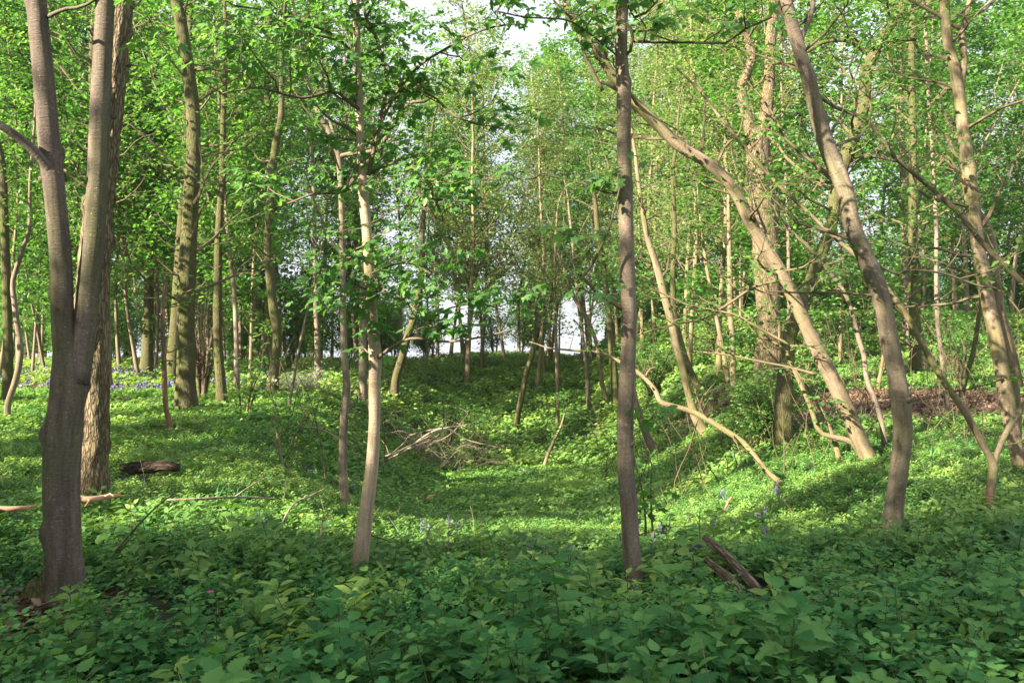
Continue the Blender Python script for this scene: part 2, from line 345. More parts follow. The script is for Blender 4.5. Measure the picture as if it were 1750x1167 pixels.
X, Y = np.meshgrid(gx, gy); Z = hgt(X, Y)
g = Geo(); nx, ny = len(gx), len(gy)
i = np.arange(ny-1)[:, None]*nx; j = np.arange(nx-1)[None]
g.add(np.stack([X, Y, Z], -1).reshape(-1, 3), np.stack([i+j, i+j+1, i+nx+j+1, i+nx+j], -1).reshape(-1, 4), var=litter_mask(X, Y).ravel())
m, t, o = new_mat('woodland_soil')
geo = N(t, 'ShaderNodeNewGeometry'); n1 = N(t, 'ShaderNodeTexNoise', Scale=14.0, Detail=8.0, Roughness=.75); t.links.new(geo.outputs['Position'], n1.inputs['Vector'])
n2 = N(t, 'ShaderNodeTexVoronoi', Scale=28.0); t.links.new(geo.outputs['Position'], n2.inputs['Vector'])
r1 = ramp(t, n1.outputs[0], [(.3, (.012, .022, .008)), (.55, (.025, .05, .014)), (.75, (.05, .085, .02))])
r2 = ramp(t, n1.outputs[0], [(.3, (.05, .032, .022)), (.52, (.13, .08, .055)), (.75, (.25, .165, .12))])
mv = N(t, 'ShaderNodeMix', _data_type='RGBA', _blend_type='MULTIPLY'); mv.inputs[0].default_value = .5
t.links.new(r2.outputs[0], mv.inputs[6]); t.links.new(n2.outputs['Color'], mv.inputs[7])
at = N(t, 'ShaderNodeAttribute', _attribute_name='var')
mx = N(t, 'ShaderNodeMix', _data_type='RGBA'); t.links.new(at.outputs['Fac'], mx.inputs[0]); t.links.new(r1.outputs[0], mx.inputs[6]); t.links.new(mv.outputs[2], mx.inputs[7])
b = N(t, 'ShaderNodeBsdfPrincipled', Roughness=.95); t.links.new(mx.outputs[2], b.inputs['Base Color'])
bp = N(t, 'ShaderNodeBump', Strength=.8, Distance=.05); t.links.new(n1.outputs[0], bp.inputs['Height']); t.links.new(bp.outputs[0], b.inputs['Normal'])
t.links.new(b.outputs[0], o.inputs[0])
tag(link('ground', g.mesh('ground', m)), 'dark woodland soil hidden under green ground cover', 'ground', kind='structure')

# ------------------------------------------------------------ ground cover plants
def plant_proto(kind, r):
    """returns leaf verts/faces/var and stem chunk in local coords, height about 1"""
    g = Geo()
    if kind == 'nettle':
        tube(g, [[0, 0, 0], [.02, .01, .5], [0, 0, .93]], [.012, .010, .006], 3, cap=False, mi=1, var=.5)
        pos = []; d = []; z = []; sc = []
        for k in range(6):
            h = .28+.69*k/5; L = [.22, .25, .26, .24, .19, .13][k]*r.uniform(.85, 1.15)
            for q in range(2 if k < 5 else 4):
                a = (k % 2)*math.pi/2+q*(math.pi if k < 5 else math.pi/2)+r.normal(0, .2)
                dr = np.array([math.cos(a), math.sin(a), r.uniform(-.35, .2) if k < 4 else .5])
                pos.append([dr[0]*.07, dr[1]*.07, h+.01]); d.append(dr); z.append([r.normal(0, .15)-dr[0]*.1*dr[2], r.normal(0, .15), 1]); sc.append(L)
        v, f = scatter(*L_NETTLE, np.array(pos), mats_from(np.array(d), np.array(z)), sc)
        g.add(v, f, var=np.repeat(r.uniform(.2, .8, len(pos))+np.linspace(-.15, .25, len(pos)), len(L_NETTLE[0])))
    elif kind == 'strap':
        for k in range(9):
            a = r.random()*6.28; L = r.uniform(.6, 1.1); o2 = r.uniform(.2, .7); w_ = .022; c, s_ = math.cos(a), math.sin(a); V = []
            for t_ in (0, .35, .7, 1): 
                x_, z_ = o2*t_**1.6*L, L*(t_-.35*t_**3*o2*1.6); ww = w_*(1-t_**3)
                V += [(c*x_-s_*ww, s_*x_+c*ww, z_), (c*x_+s_*ww, s_*x_-c*ww, z_)]
            g.add(V, np.array([[0, 1, 3, 2], [2, 3, 5, 4], [4, 5, 7, 6]]), var=r.uniform(.2, .8))
    else:
        leaf = {'ovate': L_OVATE, 'lance': L_LANCE, 'diam': L_DIAM, 'big': L_OVATE}[kind]
        n = {'ovate': 11, 'lance': 15, 'diam': 9, 'big': 9}[kind]
        if kind != 'diam': tube(g, [[0, 0, 0], [0, 0, .9]], [.012, .007], 3, cap=False, mi=1, var=.4)
        k = np.arange(n); a = k*2.4+r.random(n)*.6; h = .35+.6*(k/n)
        d = np.stack([np.cos(a), np.sin(a), r.uniform(-.2, .35, n)+.5*(k/n)**3], -1)
        pos = np.stack([np.cos(a)*.05, np.sin(a)*.05, h], -1)
        if kind in ('diam', 'big'): pos[:, :2] += r.normal(0, .22, (n, 2)); pos[:, 2] = .5+.45*r.random(n)
        z = np.stack([r.normal(0, .25, n), r.normal(0, .25, n), np.ones(n)], -1)
        L = {'ovate': .34, 'lance': .42, 'diam': .5, 'big': .45}[kind]*r.uniform(.7, 1.1, n)*(1.1-.4*k/n)
        v, f = scatter(*leaf, pos, mats_from(d, z), L)
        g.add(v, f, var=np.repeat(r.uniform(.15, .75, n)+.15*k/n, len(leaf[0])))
    return np.concatenate(g.v), g.f, np.concatenate(g.var)
def field(name, label, protos, xs, ys, hts, mats, tilt=.12, seed=1, cat='ground cover'):
    r = np.random.default_rng(seed); g = Geo()
    pick = r.integers(0, len(protos), len(xs)); zs = hgt(xs, ys)-.02
    patch = noise3(xs*.7, ys*.7, seed*1.7)*.3+noise3(xs*2.3, ys*2.3, seed*.9)*.15
    for k, (pv, pf, pvar) in enumerate(protos):
        s = pick == k; n = s.sum()
        if not n: continue
        M = yaw_mats(n, tilt, r, .55 if 'herb' in mats[0].name else .25)
        pos = np.stack([xs[s], ys[s], zs[s]], -1)
        base = g.n
        V = np.einsum('nij,kj->nki', M, pv)*hts[s].reshape(-1, 1, 1)+pos[:, None]
        K = len(pv)
        var = (pvar[None]+(patch[s]+r.normal(0, .12, n))[:, None]).ravel()
        g.v.append(V.reshape(-1, 3)); g.var.append(var); g.bk.append(np.zeros((n*K, 3))); g.n += n*K
        for f, mi in pf:
            g.f.append(((f[None]+(np.arange(n)*K)[:, None, None]).reshape(-1, f.shape[1])+base, mi))
    return tag(link(name, g.mesh(name, mats)), label, cat, kind='stuff')
def spots(y0, y1, dens, r, margin=1.2):
    n = int((.66*(y1*y1-y0*y0)+2*margin*(y1-y0))*dens*1.0)
    ym = np.sqrt(r.random(n)*(y1*y1-y0*y0)+y0*y0); xm = (r.random(n)*2-1)*(.66*ym+margin)
    return xm, ym
r = np.random.default_rng(11)
CLEAR = [(1.75, 5.75, .38), (1.55, 5.1, .2), (-4.6, 10.0, .35), (-2.95, 5.1, .35), (-2.7, 4.6, .25), (1.02, 6.5, .25), (-1.35, 7.1, .25)]
def thin(x, y, k=1.):
    keep = r.random(len(x)) > litter_mask(x, y)*k
    for a, b, q in CLEAR: keep &= (x-a)**2+(y-b)**2 > (q*r.uniform(.5, 1.1, len(x)))**2
    if True: pass
    keep = keep; return x[keep], y[keep]
xs, ys = thin(*spots(1.5, 6.9, 100, r), .8)
clump = noise3(xs*1.1, ys*1.1, 5)
field('nettles', 'dense bed of serrated green nettles filling the shaded foreground', [plant_proto('nettle', r) for _ in range(7)], xs, ys,
      (.34+.12*clump+r.normal(0, .03, len(xs)))*np.exp(r.normal(0, .2, len(xs)))*np.interp(ys, [2, 4, 5.2, 6.9], [1., .92, .62, .52]), [M_NET, M_STEM], .14, 2, 'nettles')
xs, ys = thin(*spots(1.5, 8.5, 34, r), .8)
field('woodland_herbs', 'narrow leaved woodland herbs growing between the foreground nettles', [plant_proto('lance', r) for _ in range(2)]+[plant_proto('ovate', r) for _ in range(4)],
      xs, ys, (.18+r.random(len(xs))*.12)*np.exp(r.normal(0, .22, len(xs))), [M_HERB, M_STEM], .25, 3, 'herbs')
xs, ys = thin(*spots(6.4, 15, 150, r))
field('ground_cover', 'low leafy green ground cover carpeting the near half of the hollow', [plant_proto('ovate', r) for _ in range(4)]+[plant_proto('lance', r) for _ in range(3)],
      xs, ys, .115+r.random(len(xs))*.075+.04*noise3(xs, ys, 2.), [M_HERB, M_STEM], .25, 4)
xs, ys = thin(*spots(1.5, 14, 5, r), .5)
field('woodland_grass', 'strap shaped grass and bluebell leaves scattered through the cover', [plant_proto('strap', r) for _ in range(4)], xs, ys, .16+r.random(len(xs))*.12, [M_NET, M_STEM], .2, 8, 'grass')
xs, ys = thin(*spots(14.5, 27, 75, r))
field('ground_cover', 'low green ground cover on the far floor and banks of the hollow', [plant_proto('diam', r) for _ in range(6)],
      xs, ys, .15+r.random(len(xs))*.09, [M_HERB, M_STEM], .3, 5)
xs, ys = thin(*spots(26.5, 62, 15, r, 3), .9)
field('ground_cover', 'distant green undergrowth on the banks beyond the hollow', [plant_proto('diam', r) for _ in range(6)],
      xs, ys, .26+r.random(len(xs))*.22, [M_HERB, M_STEM], .3, 6)
g = Geo()
for k in range(150):
    x, y = spots(2.2, 13, 1, r); x, y = x[k % len(x)], y[k % len(y)]; p = np.array([x, y, float(hgt(x, y))]); d = nrm(np.array([r.normal(0, .5), r.normal(0, .5), 1])); L = r.uniform(.25, .6)
    q = [p, p+d*L*.5+r.normal(0, .02, 3), p+d*L+r.normal(0, .04, 3)]; Q, R = smooth_path(q, [.0035, .003, .0015], .08); tube(g, Q, R, 4, cap=False)
tag(link('dry_stems', g.mesh('dry_stems', B_DEAD)), 'thin dry dead stems sticking up through the green cover', 'dry stems', kind='stuff')
# dead leaves on the bare patches
def litter(name, label, cx, cy, sx, sy, n, seed):
    r = np.random.default_rng(seed); x = cx+r.normal(0, sx, n); y = cy+r.normal(0, sy, n)
    k = litter_mask(x, y) > .3; x, y = x[k], y[k]; n = len(x)
    M = yaw_mats(n, .45, r); pos = np.stack([x, y, hgt(x, y)+.012+r.random(n)*.02], -1)
    v, f = scatter(*L_OVATE, pos, M, r.uniform(.05, .1, n)); g = Geo(); g.add(v, f, var=np.repeat(r.random(n), len(L_OVATE[0])))
    tag(link(name, g.mesh(name, M_LITTER)), label, 'dead leaves', kind='stuff')
litter('leaf_litter', 'reddish brown dead leaves covering the low mound on the right bank', 9.4, 18.2, 2.9, 2.4, 11000, 21)
litter('leaf_litter', 'brown dead leaves under the mossy oak on the left plateau', -9, 20.5, 2.2, 1.4, 2500, 22)
litter('leaf_litter', 'dry leaves beside the foot of the forked grey tree', -3.2, 5.0, .7, .5, 900, 23)
litter('leaf_litter', 'scattered dead leaves between the leaning trunks on the right slope', 7.3, 13.6, 1.1, .8, 900, 24)
litter('leaf_litter', 'brown leaves at the foot of the twin curved trunks', 5.6, 23.5, 1.3, 1.8, 1500, 25)

# ------------------------------------------------------------ trees
def grow(g, pts, rad, n1, zr, len1, r, up=(.1, .7), n2=6, len2=.5, nl=10, leafs=None, droop=0., sub=.45, mi=1, bend=.25, sides=5, dirbias=None, flat=.35, twig_r=.35):
    """side branches and twigs along a stem; leaf spots go into leafs"""
    pts = np.asarray(pts); zt = pts[:, 2]; idx = np.nonzero((zt >= zr[0]) & (zt <= zr[1]))[0]
    if not len(idx): return
    for b in range(n1):
        i = idx[int(len(idx)*(b+r.random())/n1) % len(idx)]
        a = r.random()*2*math.pi
        if dirbias is not None and r.random() < .65: a = dirbias+r.normal(0, .6)
        e = r.uniform(*up); d = np.array([math.cos(a)*math.cos(e), math.sin(a)*math.cos(e), math.sin(e)])
        L = len1*r.uniform(.55, 1.1)*(1-.45*max(0, (pts[i, 2]-zr[0])/(zr[1]-zr[0]+1e-6)-.45))
        r0 = min(rad[i]*twig_r, .010+.011*L)*r.uniform(.8, 1.1); m = 6; p = pts[i].copy(); bp = [p.copy()]
        for k in range(m):
            d = nrm(d+r.normal(0, bend, 3)*np.array([1, 1, .7])+np.array([0, 0, .10-droop])); p = p+d*L/m; bp.append(p.copy())
        bp = np.array(bp); br = np.linspace(r0, r0*.25, m+1); tube(g, bp, br, sides, cap=False, mi=mi, var=0.)
        for q in range(n2):
            s = r.uniform(.2, 1); f = s*m; k = min(m-1, int(f)); st = bp[k]+(bp[k+1]-bp[k])*(f-k)
            d0 = nrm(bp[k+1]-bp[k]); sd = nrm(np.cross(d0, [0, 0, 1])+1e-3)*(1 if q % 2 else -1)
            td = nrm(d0*r.uniform(.3, .9)+sd*r.uniform(.5, 1)+r.normal(0, .2, 3)*np.array([1, 1, flat])+np.array([0, 0, .1-droop]))
            tl = L*len2*r.uniform(.5, 1.1)*(1.15-.6*s)
            e1 = st+td*tl*.5+r.normal(0, .06, 3)*tl; e2 = st+td*tl+r.normal(0, .12, 3)*tl
            tube(g, [st, e1, e2], [r0*.32, r0*.22, r0*.1], 3, cap=False, mi=mi, var=0.)
            if leafs is not None:
                u = r.random(nl)**.8; c = np.where(u[:, None] < .5, st+(e1-st)*u[:, None]*2, e1+(e2-e1)*(u[:, None]*2-1))
                side = r.normal(0, 1, (nl, 3))*np.array([1, 1, .35]); leafs.append((c+side*sub*.16*1.0, td[None]*.5+nrm(side)))
def leaves(g, leafs, shape, size, r, hang=.25, tilt=.45, sunny=.25, mi=0, vspread=.2):
    if not leafs: return
    pos = np.concatenate([a for a, _ in leafs]); d = np.concatenate([b for _, b in leafs]); n = len(pos)
    d = d+np.array([0, 0, -hang]); z = np.array([0, 0, 1.])+r.normal(0, tilt, (n, 3))+np.array(sdir)*sunny
    v, f = scatter(*shape, pos, mats_from(d, z), r.uniform(.6, 1.15, n)*size)
    g.add(v, f, var=np.repeat(.45+r.normal(0, vspread, n), len(shape[0])), mi=mi)
def trace(pts, Y0=None, lean=0., base=True):
    """stem through observed points (x, y, width) of the photograph, standing on the ground at its own distance"""
    x, y, wd = pts[0]
    if Y0 is None: Y0 = on_ground(x, y)
    p0 = P(x, y, Y0); out = []; rr = []
    for (x, y, wd) in pts:
        z = P(x, y, Y0)[2]; Yk = Y0+lean*(z-p0[2]); out.append(P(x, y, Yk)); rr.append(wd/2/F*Yk)
    out = np.array(out); rr = np.array(rr)
    return out, rr, Y0
def far_trace(pts, Y0, base_y): ...
def tree(name, label, cat, pts, bark, Y=None, lean=0., top=3.0, limbs=(), grow_kw=None, leaf=None, group=None, sides=14, rough=.05, ridge=0., flare=1.25, step=.10, seed=1, stubs=0, topbend=(0, 0)):
    r = np.random.default_rng(seed)
    sp, sr, Y0 = trace(pts, Y, lean)
    d = nrm(sp[-1]-sp[-2]); L = top
    ext = []; er = []
    if top > 0:
        p = sp[-1].copy(); dd = nrm(d+np.array([topbend[0], topbend[1], .3]))
        for k in range(1, 5):
            dd = nrm(dd+r.normal(0, .08, 3)); p = p+dd*L/4; ext.append(p.copy()); er.append(sr[-1]*(1-.2*k))
    base = sp[0].copy(); gz = float(hgt(base[0], base[1])); 
    dn = nrm(sp[0]-sp[1]); dn = nrm(dn*np.array([.5, .5, 1])); below = sp[0]+dn*max(.12, (sp[0][2]-gz)+.15)
    allp = np.vstack([below, sp]+([ext] if ext else [])); allr = np.concatenate([[sr[0]*flare*1.1], [sr[0]*(1+(flare-1)*.4)], sr[1:], er])
    org = np.array([base[0], base[1], gz])
    root = empty(name, org, label, cat, group)
    Q, R = smooth_path(allp-org, allr, step)
    g = Geo(); tube(g, Q, R, sides, rough, ridge, seed=seed*3.1, lobes=.18 if sides >= 28 else .3, knots=(int(R.size*step/.45) if sides >= 16 else 0))
    for k in range(stubs):
        i = int(len(Q)*r.uniform(.15, .7)); a = r.random()*6.28; dv = np.array([math.cos(a), math.sin(a), .5])
        tube(g, [Q[i]+dv*R[i]*.6, Q[i]+dv*R[i]*1.25], [R[i]*.42, R[i]*.2], 8)
    link('trunk', g.mesh('trunk', bark), root)
    world_limbs = []
    for lb in limbs:
        lp = lb['pts']; Yl = lb.get('Y', Y0+lb.get('dY', 0)); ln = lb.get('lean', lean)
        q = [P(x, y, Yl+ (lb.get('run', 0)*k/(len(lp)-1))+ln*(P(x, y, Y0)[2]-sp[0][2])) for k, (x, y, w_) in enumerate(lp)]
        rr = [w_/2/F*Yl for _, _, w_ in lp]
        lq, lr = smooth_path(np.array(q)-org, rr, .08)
        gl = Geo(); tube(gl, lq, lr, 8 if rr[0] > .015 else 6, .06, seed=seed+.3)
        link('limb', gl.mesh('limb', lb.get('bark', bark)), root)
        world_limbs.append((lq, lr, lb))
    if grow_kw or leaf:
        gc = Geo(); lf = []
        kw = dict(grow_kw or {})
        if kw: grow(gc, Q, R, kw.pop('n1', 14), kw.pop('zr', (2, 9)), kw.pop('len1', 1.6), r, leafs=lf, **kw)
        for lq, lr, lb in world_limbs:
            if lb.get('n', 0):
                grow(gc, lq, lr, lb['n'], (-99, 99), lb.get('len', .7), r, leafs=lf, n2=lb.get('n2', 5), nl=lb.get('nl', 6), up=(-.2, .7), twig_r=.8, len2=.6)
        if leaf and lf: leaves(gc, lf, leaf[0], leaf[1], r, mi=0, **(leaf[3] if len(leaf) > 3 else {}))
        if gc.n: link('crown', gc.mesh('crown', [leaf[2] if leaf else M_FARG, B_TWIG], smooth=False), root)
    return root

SYK = dict(hang=.55, sunny=1.1, tilt=.5)
SY = (L_SYC, .11, M_SYC, SYK)
# --- left pair
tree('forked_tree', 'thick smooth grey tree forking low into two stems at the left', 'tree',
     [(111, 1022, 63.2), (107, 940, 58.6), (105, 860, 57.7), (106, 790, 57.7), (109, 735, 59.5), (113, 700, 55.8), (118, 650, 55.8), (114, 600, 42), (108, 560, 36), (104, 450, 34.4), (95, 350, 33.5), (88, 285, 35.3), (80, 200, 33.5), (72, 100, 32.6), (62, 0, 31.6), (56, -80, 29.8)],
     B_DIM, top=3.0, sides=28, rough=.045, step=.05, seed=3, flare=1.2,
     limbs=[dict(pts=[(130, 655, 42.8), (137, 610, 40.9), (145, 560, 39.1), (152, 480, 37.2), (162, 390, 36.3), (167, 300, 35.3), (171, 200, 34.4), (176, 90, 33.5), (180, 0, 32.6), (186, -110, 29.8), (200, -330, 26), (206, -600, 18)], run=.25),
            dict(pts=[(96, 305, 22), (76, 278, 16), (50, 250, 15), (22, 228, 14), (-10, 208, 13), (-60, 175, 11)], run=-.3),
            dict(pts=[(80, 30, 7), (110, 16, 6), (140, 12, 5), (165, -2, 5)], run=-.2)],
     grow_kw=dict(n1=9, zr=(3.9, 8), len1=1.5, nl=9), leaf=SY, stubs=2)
tree('fissured_tree', 'stout tree with deeply fissured bark directly behind the forked grey tree', 'tree',
     [(160, 872, 50), (160, 800, 46), (164, 700, 42), (160, 600, 46), (158, 500, 50), (165, 400, 46), (176, 300, 40), (190, 180, 38), (203, 60, 36), (212, -60, 33)],
     B_ROUGH, top=4, sides=40, rough=.04, ridge=.022, step=.035, seed=5, flare=1.3,
     limbs=[dict(pts=[(212, 30, 8), (222, 18, 6), (240, 2, 5)]), dict(pts=[(205, 118, 6), (218, 112, 4), (236, 112, 3)])],
     grow_kw=dict(n1=9, zr=(5, 10), len1=2.2, nl=9), leaf=SY)
# --- sunlit sapling in the middle
T2L = [dict(pts=[(630, 300, 8), (640, 250, 7.5), (650, 205, 7), (660, 150, 6.5), (655, 110, 6), (642, 62, 6), (628, 38, 6), (618, -5, 5)], bark=B_TWIG, n=5, len=.9, nl=6),
       dict(pts=[(641, 616, 8), (655, 604, 6), (672, 592, 5), (705, 578, 4.2), (760, 584, 4), (800, 580, 3.5), (850, 570, 3), (885, 560, 2)], run=-.5, n=6, len=.4, nl=5, n2=3, bark=B_SMOOTH),
       dict(pts=[(628, 500, 3.5), (660, 498, 3.2), (690, 512, 3), (712, 532, 2)], bark=B_TWIG, n=4, len=.5, nl=5, run=-.6), dict(pts=[(628, 470, 3), (665, 455, 3), (700, 450, 2.5), (740, 470, 2)], bark=B_TWIG, n=4, len=.45, nl=4, run=-.6), dict(pts=[(702, 576, 3), (760, 530, 3), (820, 520, 2.5), (860, 530, 2)], bark=B_TWIG, n=5, len=.4, nl=5, run=-.4),
       dict(pts=[(632, 498, 3.5), (612, 490, 3), (592, 505, 2.5), (575, 540, 2)], bark=B_TWIG, n=5, len=.4, nl=6, run=-.5),
       dict(pts=[(645, 598, 3), (655, 560, 2.5), (660, 520, 2)], bark=B_TWIG, n=3, len=.3, nl=5),
       dict(pts=[(618, 190, 7), (600, 178, 6), (580, 160, 5), (560, 158, 5), (520, 168, 4.5), (480, 160, 4), (440, 150, 3), (380, 160, 2.5)], bark=B_TWIG, n=10, len=.8, run=-.6),
       dict(pts=[(622, 240, 5), (640, 232, 4.5), (680, 155, 4), (720, 110, 4), (760, 85, 4), (800, 62, 3.5), (850, 45, 3), (900, 42, 2)], bark=B_TWIG, n=7, len=.6, run=-.8),
       dict(pts=[(635, 295, 6), (660, 282, 5), (690, 278, 5), (720, 300, 4.5), (745, 345, 4), (760, 380, 3)], bark=B_TWIG, n=8, len=.7, run=-.4),
       dict(pts=[(655, 160, 5), (700, 155, 4), (740, 165, 4), (780, 200, 3.5), (830, 215, 2)], bark=B_TWIG, n=8, len=.6, run=-.3),
       dict(pts=[(620, 310, 5), (580, 330, 4.5), (540, 330, 4), (500, 345, 3.5), (460, 360, 3)], bark=B_TWIG, n=5, len=.7, run=.3),
       dict(pts=[(612, 100, 6), (570, 60, 5), (520, 40, 4), (460, 20, 3.5), (400, 10, 3)], bark=B_TWIG, n=9, len=.9, run=-.5)]
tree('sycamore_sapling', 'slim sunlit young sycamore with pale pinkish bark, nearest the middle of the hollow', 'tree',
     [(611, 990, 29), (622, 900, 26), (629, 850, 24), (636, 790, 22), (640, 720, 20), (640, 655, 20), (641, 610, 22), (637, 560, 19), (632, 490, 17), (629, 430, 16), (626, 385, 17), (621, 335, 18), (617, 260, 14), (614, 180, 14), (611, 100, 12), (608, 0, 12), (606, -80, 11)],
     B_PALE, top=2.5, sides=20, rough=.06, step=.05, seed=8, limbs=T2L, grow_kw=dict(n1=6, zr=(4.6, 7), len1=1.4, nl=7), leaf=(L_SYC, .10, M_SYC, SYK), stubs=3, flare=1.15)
tree('slender_tree', 'slender grey brown tree just left of the sunlit young sycamore, forked near its top', 'tree',
     [(590, 868, 14), (586, 790, 14), (588, 720, 14), (592, 655, 13), (588, 600, 11), (586, 520, 10), (585, 420, 10), (583, 330, 10), (578, 265, 11), (565, 230, 9), (545, 195, 8), (525, 140, 7), (515, 70, 6), (500, 0, 5)],
     B_SMOOTH, top=2, sides=12, seed=12,
     limbs=[dict(pts=[(578, 268, 8), (605, 262, 8), (640, 258, 8), (660, 235, 7.5), (675, 205, 7), (690, 185, 6.5), (708, 174, 6), (725, 174, 5.5), (742, 162, 4.5)], n=5, len=1.2),
            dict(pts=[(577, 260, 7), (572, 235, 6), (562, 200, 5), (552, 150, 4), (550, 60, 3)], n=5, len=1.2),
            dict(pts=[(585, 440, 4), (560, 400, 3.5), (540, 350, 3), (520, 290, 2.5)], bark=B_TWIG, n=6, len=1.),
            dict(pts=[(588, 330, 5), (610, 300, 5), (640, 310, 4), (690, 330, 3), (740, 370, 2)], bark=B_TWIG, n=6, len=1.)],
     grow_kw=dict(n1=22, zr=(3.2, 8.5), len1=2.2, nl=10), leaf=(L_SYC, .10, M_SYC, SYK))
# --- dark upright trunk right of the middle
tree('upright_tree', 'straight smooth brown trunk standing alone right of the middle, in front of the sunlit slope', 'tree',
     [(1086, 1018, 31), (1079, 940, 30), (1075, 870, 28), (1069, 790, 28), (1069, 700, 28), (1073, 620, 27), (1075, 540, 27), (1073, 490, 26), (1070, 390, 25), (1068, 300, 25), (1066, 240, 24), (1066, 155, 25), (1062, 100, 21), (1062, 40, 21), (1065, 0, 20), (1066, -60, 19)],
     B_SMOOTH, top=3, sides=22, rough=.05, step=.05, seed=15, stubs=3, flare=1.1,
     limbs=[dict(pts=[(1072, 536, 8), (1047, 516, 7.5), (1023, 502, 7), (1012, 490, 6), (996, 476, 6), (1008, 458, 5.5), (1019, 440, 5), (1030, 415, 4.5), (1043, 385, 4), (1052, 350, 3.5), (1060, 318, 3)], bark=B_TWIG, run=-.25, n=3, len=.4, nl=3),
            dict(pts=[(1062, 102, 6), (1074, 92, 6), (1080, 80, 6), (1081, 60, 6), (1076, 45, 5), (1060, 35, 5), (1053, 10, 4)], bark=B_TWIG, run=-.15),
            dict(pts=[(1080, 54, 5), (1100, 52, 4.5), (1127, 50, 4)], bark=B_TWIG, run=-.1, n=2, len=.3, nl=3),
            dict(pts=[(1082, 71, 5), (1130, 73, 4), (1180, 73, 4), (1213, 74, 3.8), (1245, 72, 3.5), (1270, 52, 3.5), (1319, 30, 3)], bark=B_TWIG, run=-.5, n=5, len=.5, nl=4, n2=3),
            dict(pts=[(1060, 100, 4), (1030, 75, 3.5), (990, 45, 3.5), (960, 33, 3), (900, 30, 2.5), (850, 20, 2)], bark=B_TWIG, run=-.6, n=6, len=.5, nl=4),
            dict(pts=[(1085, 30, 5), (1110, 18, 4), (1130, -10, 3)], bark=B_TWIG, n=3, len=.4, nl=4),
            dict(pts=[(1062, 330, 3), (1040, 330, 3), (980, 310, 2.5), (920, 298, 2.5), (886, 293, 2)], bark=B_TWIG, n=4, len=.4, nl=2, run=.1),
            dict(pts=[(1078, 880, 3), (1092, 830, 2.5), (1106, 790, 2), (1118, 775, 1.5)], bark=B_TWIG),
            dict(pts=[(1082, 668, 3), (1092, 690, 2.5), (1096, 715, 2)], bark=B_TWIG, n=1, len=.12, nl=3, run=-.2)],
     grow_kw=dict(n1=9, zr=(4.3, 8), len1=1.5, nl=8), leaf=(L_SYC, .10, M_SYC, SYK))
# --- leaning and curved trunks on the right
LG = (L_OVATE, .075, M_FARG)
LEAN = tree('leaning_tree', 'long tan tree leaning steeply left, its top passing behind the straight brown trunk', 'tree',
     [(1488, 792, 25), (1466, 745, 26), (1443, 690, 26), (1410, 623, 25), (1383, 570, 23), (1360, 517, 22), (1337, 470, 22), (1307, 420, 22), (1280, 377, 20), (1263, 340, 20), (1240, 307, 20), (1207, 277, 19), (1163, 251, 19), (1130, 220, 18), (1097, 188, 18), (1068, 158, 17), (1045, 127, 16), (1023, 88, 16), (1008, 62, 16), (985, 45, 16), (972, 22, 15), (966, -5, 14)],
     B_TAN, Y=12.2, top=2.5, sides=20, rough=.05, step=.07, seed=21, lean=-.12, stubs=2,
     limbs=[dict(pts=[(1060, 158, 6), (1045, 148, 6), (1028, 140, 6)], bark=B_TWIG),
            dict(pts=[(1222, 290, 5), (1240, 250, 4), (1262, 230, 3), (1270, 200, 2)], bark=B_TWIG, n=4, len=.6, nl=5),
            dict(pts=[(1030, 155, 6), (1012, 120, 6), (1000, 95, 5), (990, 60, 5)], n=3, len=.8),
            dict(pts=[(1337, 478, 6), (1290, 490, 5), (1262, 508, 5), (1238, 524, 4.5), (1200, 545, 4), (1160, 553, 3.5), (1120, 563, 3), (1088, 573, 2)], bark=B_TWIG, n=8, len=.8, nl=3),
            dict(pts=[(1350, 590, 5), (1300, 562, 5), (1260, 540, 4.5), (1228, 532, 4), (1178, 522, 4), (1140, 505, 3), (1112, 493, 2)], bark=B_TAN, n=8, len=.7, nl=3),
            dict(pts=[(1395, 640, 5), (1350, 628, 4.5), (1300, 618, 4), (1240, 606, 3.5), (1180, 600, 2.5)], n=6, len=.7, nl=4)],
     grow_kw=dict(n1=26, zr=(2.0, 7.5), len1=1.6, nl=5, n2=5, up=(-.3, 1.0)), leaf=LG)
tree('curved_tree', 'thick grey tree with an S shaped trunk rising from the near right slope', 'tree',
     [(1522, 928, 32), (1530, 850, 30), (1538, 790, 30), (1543, 740, 31), (1540, 690, 31), (1532, 640, 29), (1522, 590, 29), (1508, 520, 30), (1492, 470, 30), (1458, 390, 27), (1446, 335, 28), (1434, 298, 28), (1417, 260, 28), (1398, 200, 27), (1381, 133, 23), (1370, 98, 21), (1355, 48, 22), (1343, 0, 21), (1335, -60, 20)],
     B_SMOOTH, top=3, sides=22, rough=.05, step=.05, seed=24, flare=1.15, stubs=2,
     limbs=[dict(pts=[(1366, 95, 9), (1372, 60, 9), (1385, 30, 9), (1392, -10, 8)], n=3, len=.9, nl=5),
            dict(pts=[(1410, 240, 3), (1440, 190, 2.5), (1480, 80, 2), (1510, 40, 1.5)], bark=B_TWIG, n=3, len=.5, nl=4),
            dict(pts=[(1528, 520, 5), (1500, 508, 5), (1477, 503, 4.5), (1420, 500, 4), (1360, 500, 4), (1310, 497, 3)], bark=B_TWIG, n=7, len=.7, nl=3),
            dict(pts=[(1480, 440, 4), (1530, 468, 4), (1552, 462, 4), (1610, 467, 4), (1677, 490, 4), (1712, 498, 4), (1752, 545, 3)], bark=B_TWIG, n=8, len=.6, nl=2)],
     grow_kw=dict(n1=16, zr=(2.6, 8), len1=1.3, nl=5, n2=5, up=(-.2, 1.)), leaf=LG)
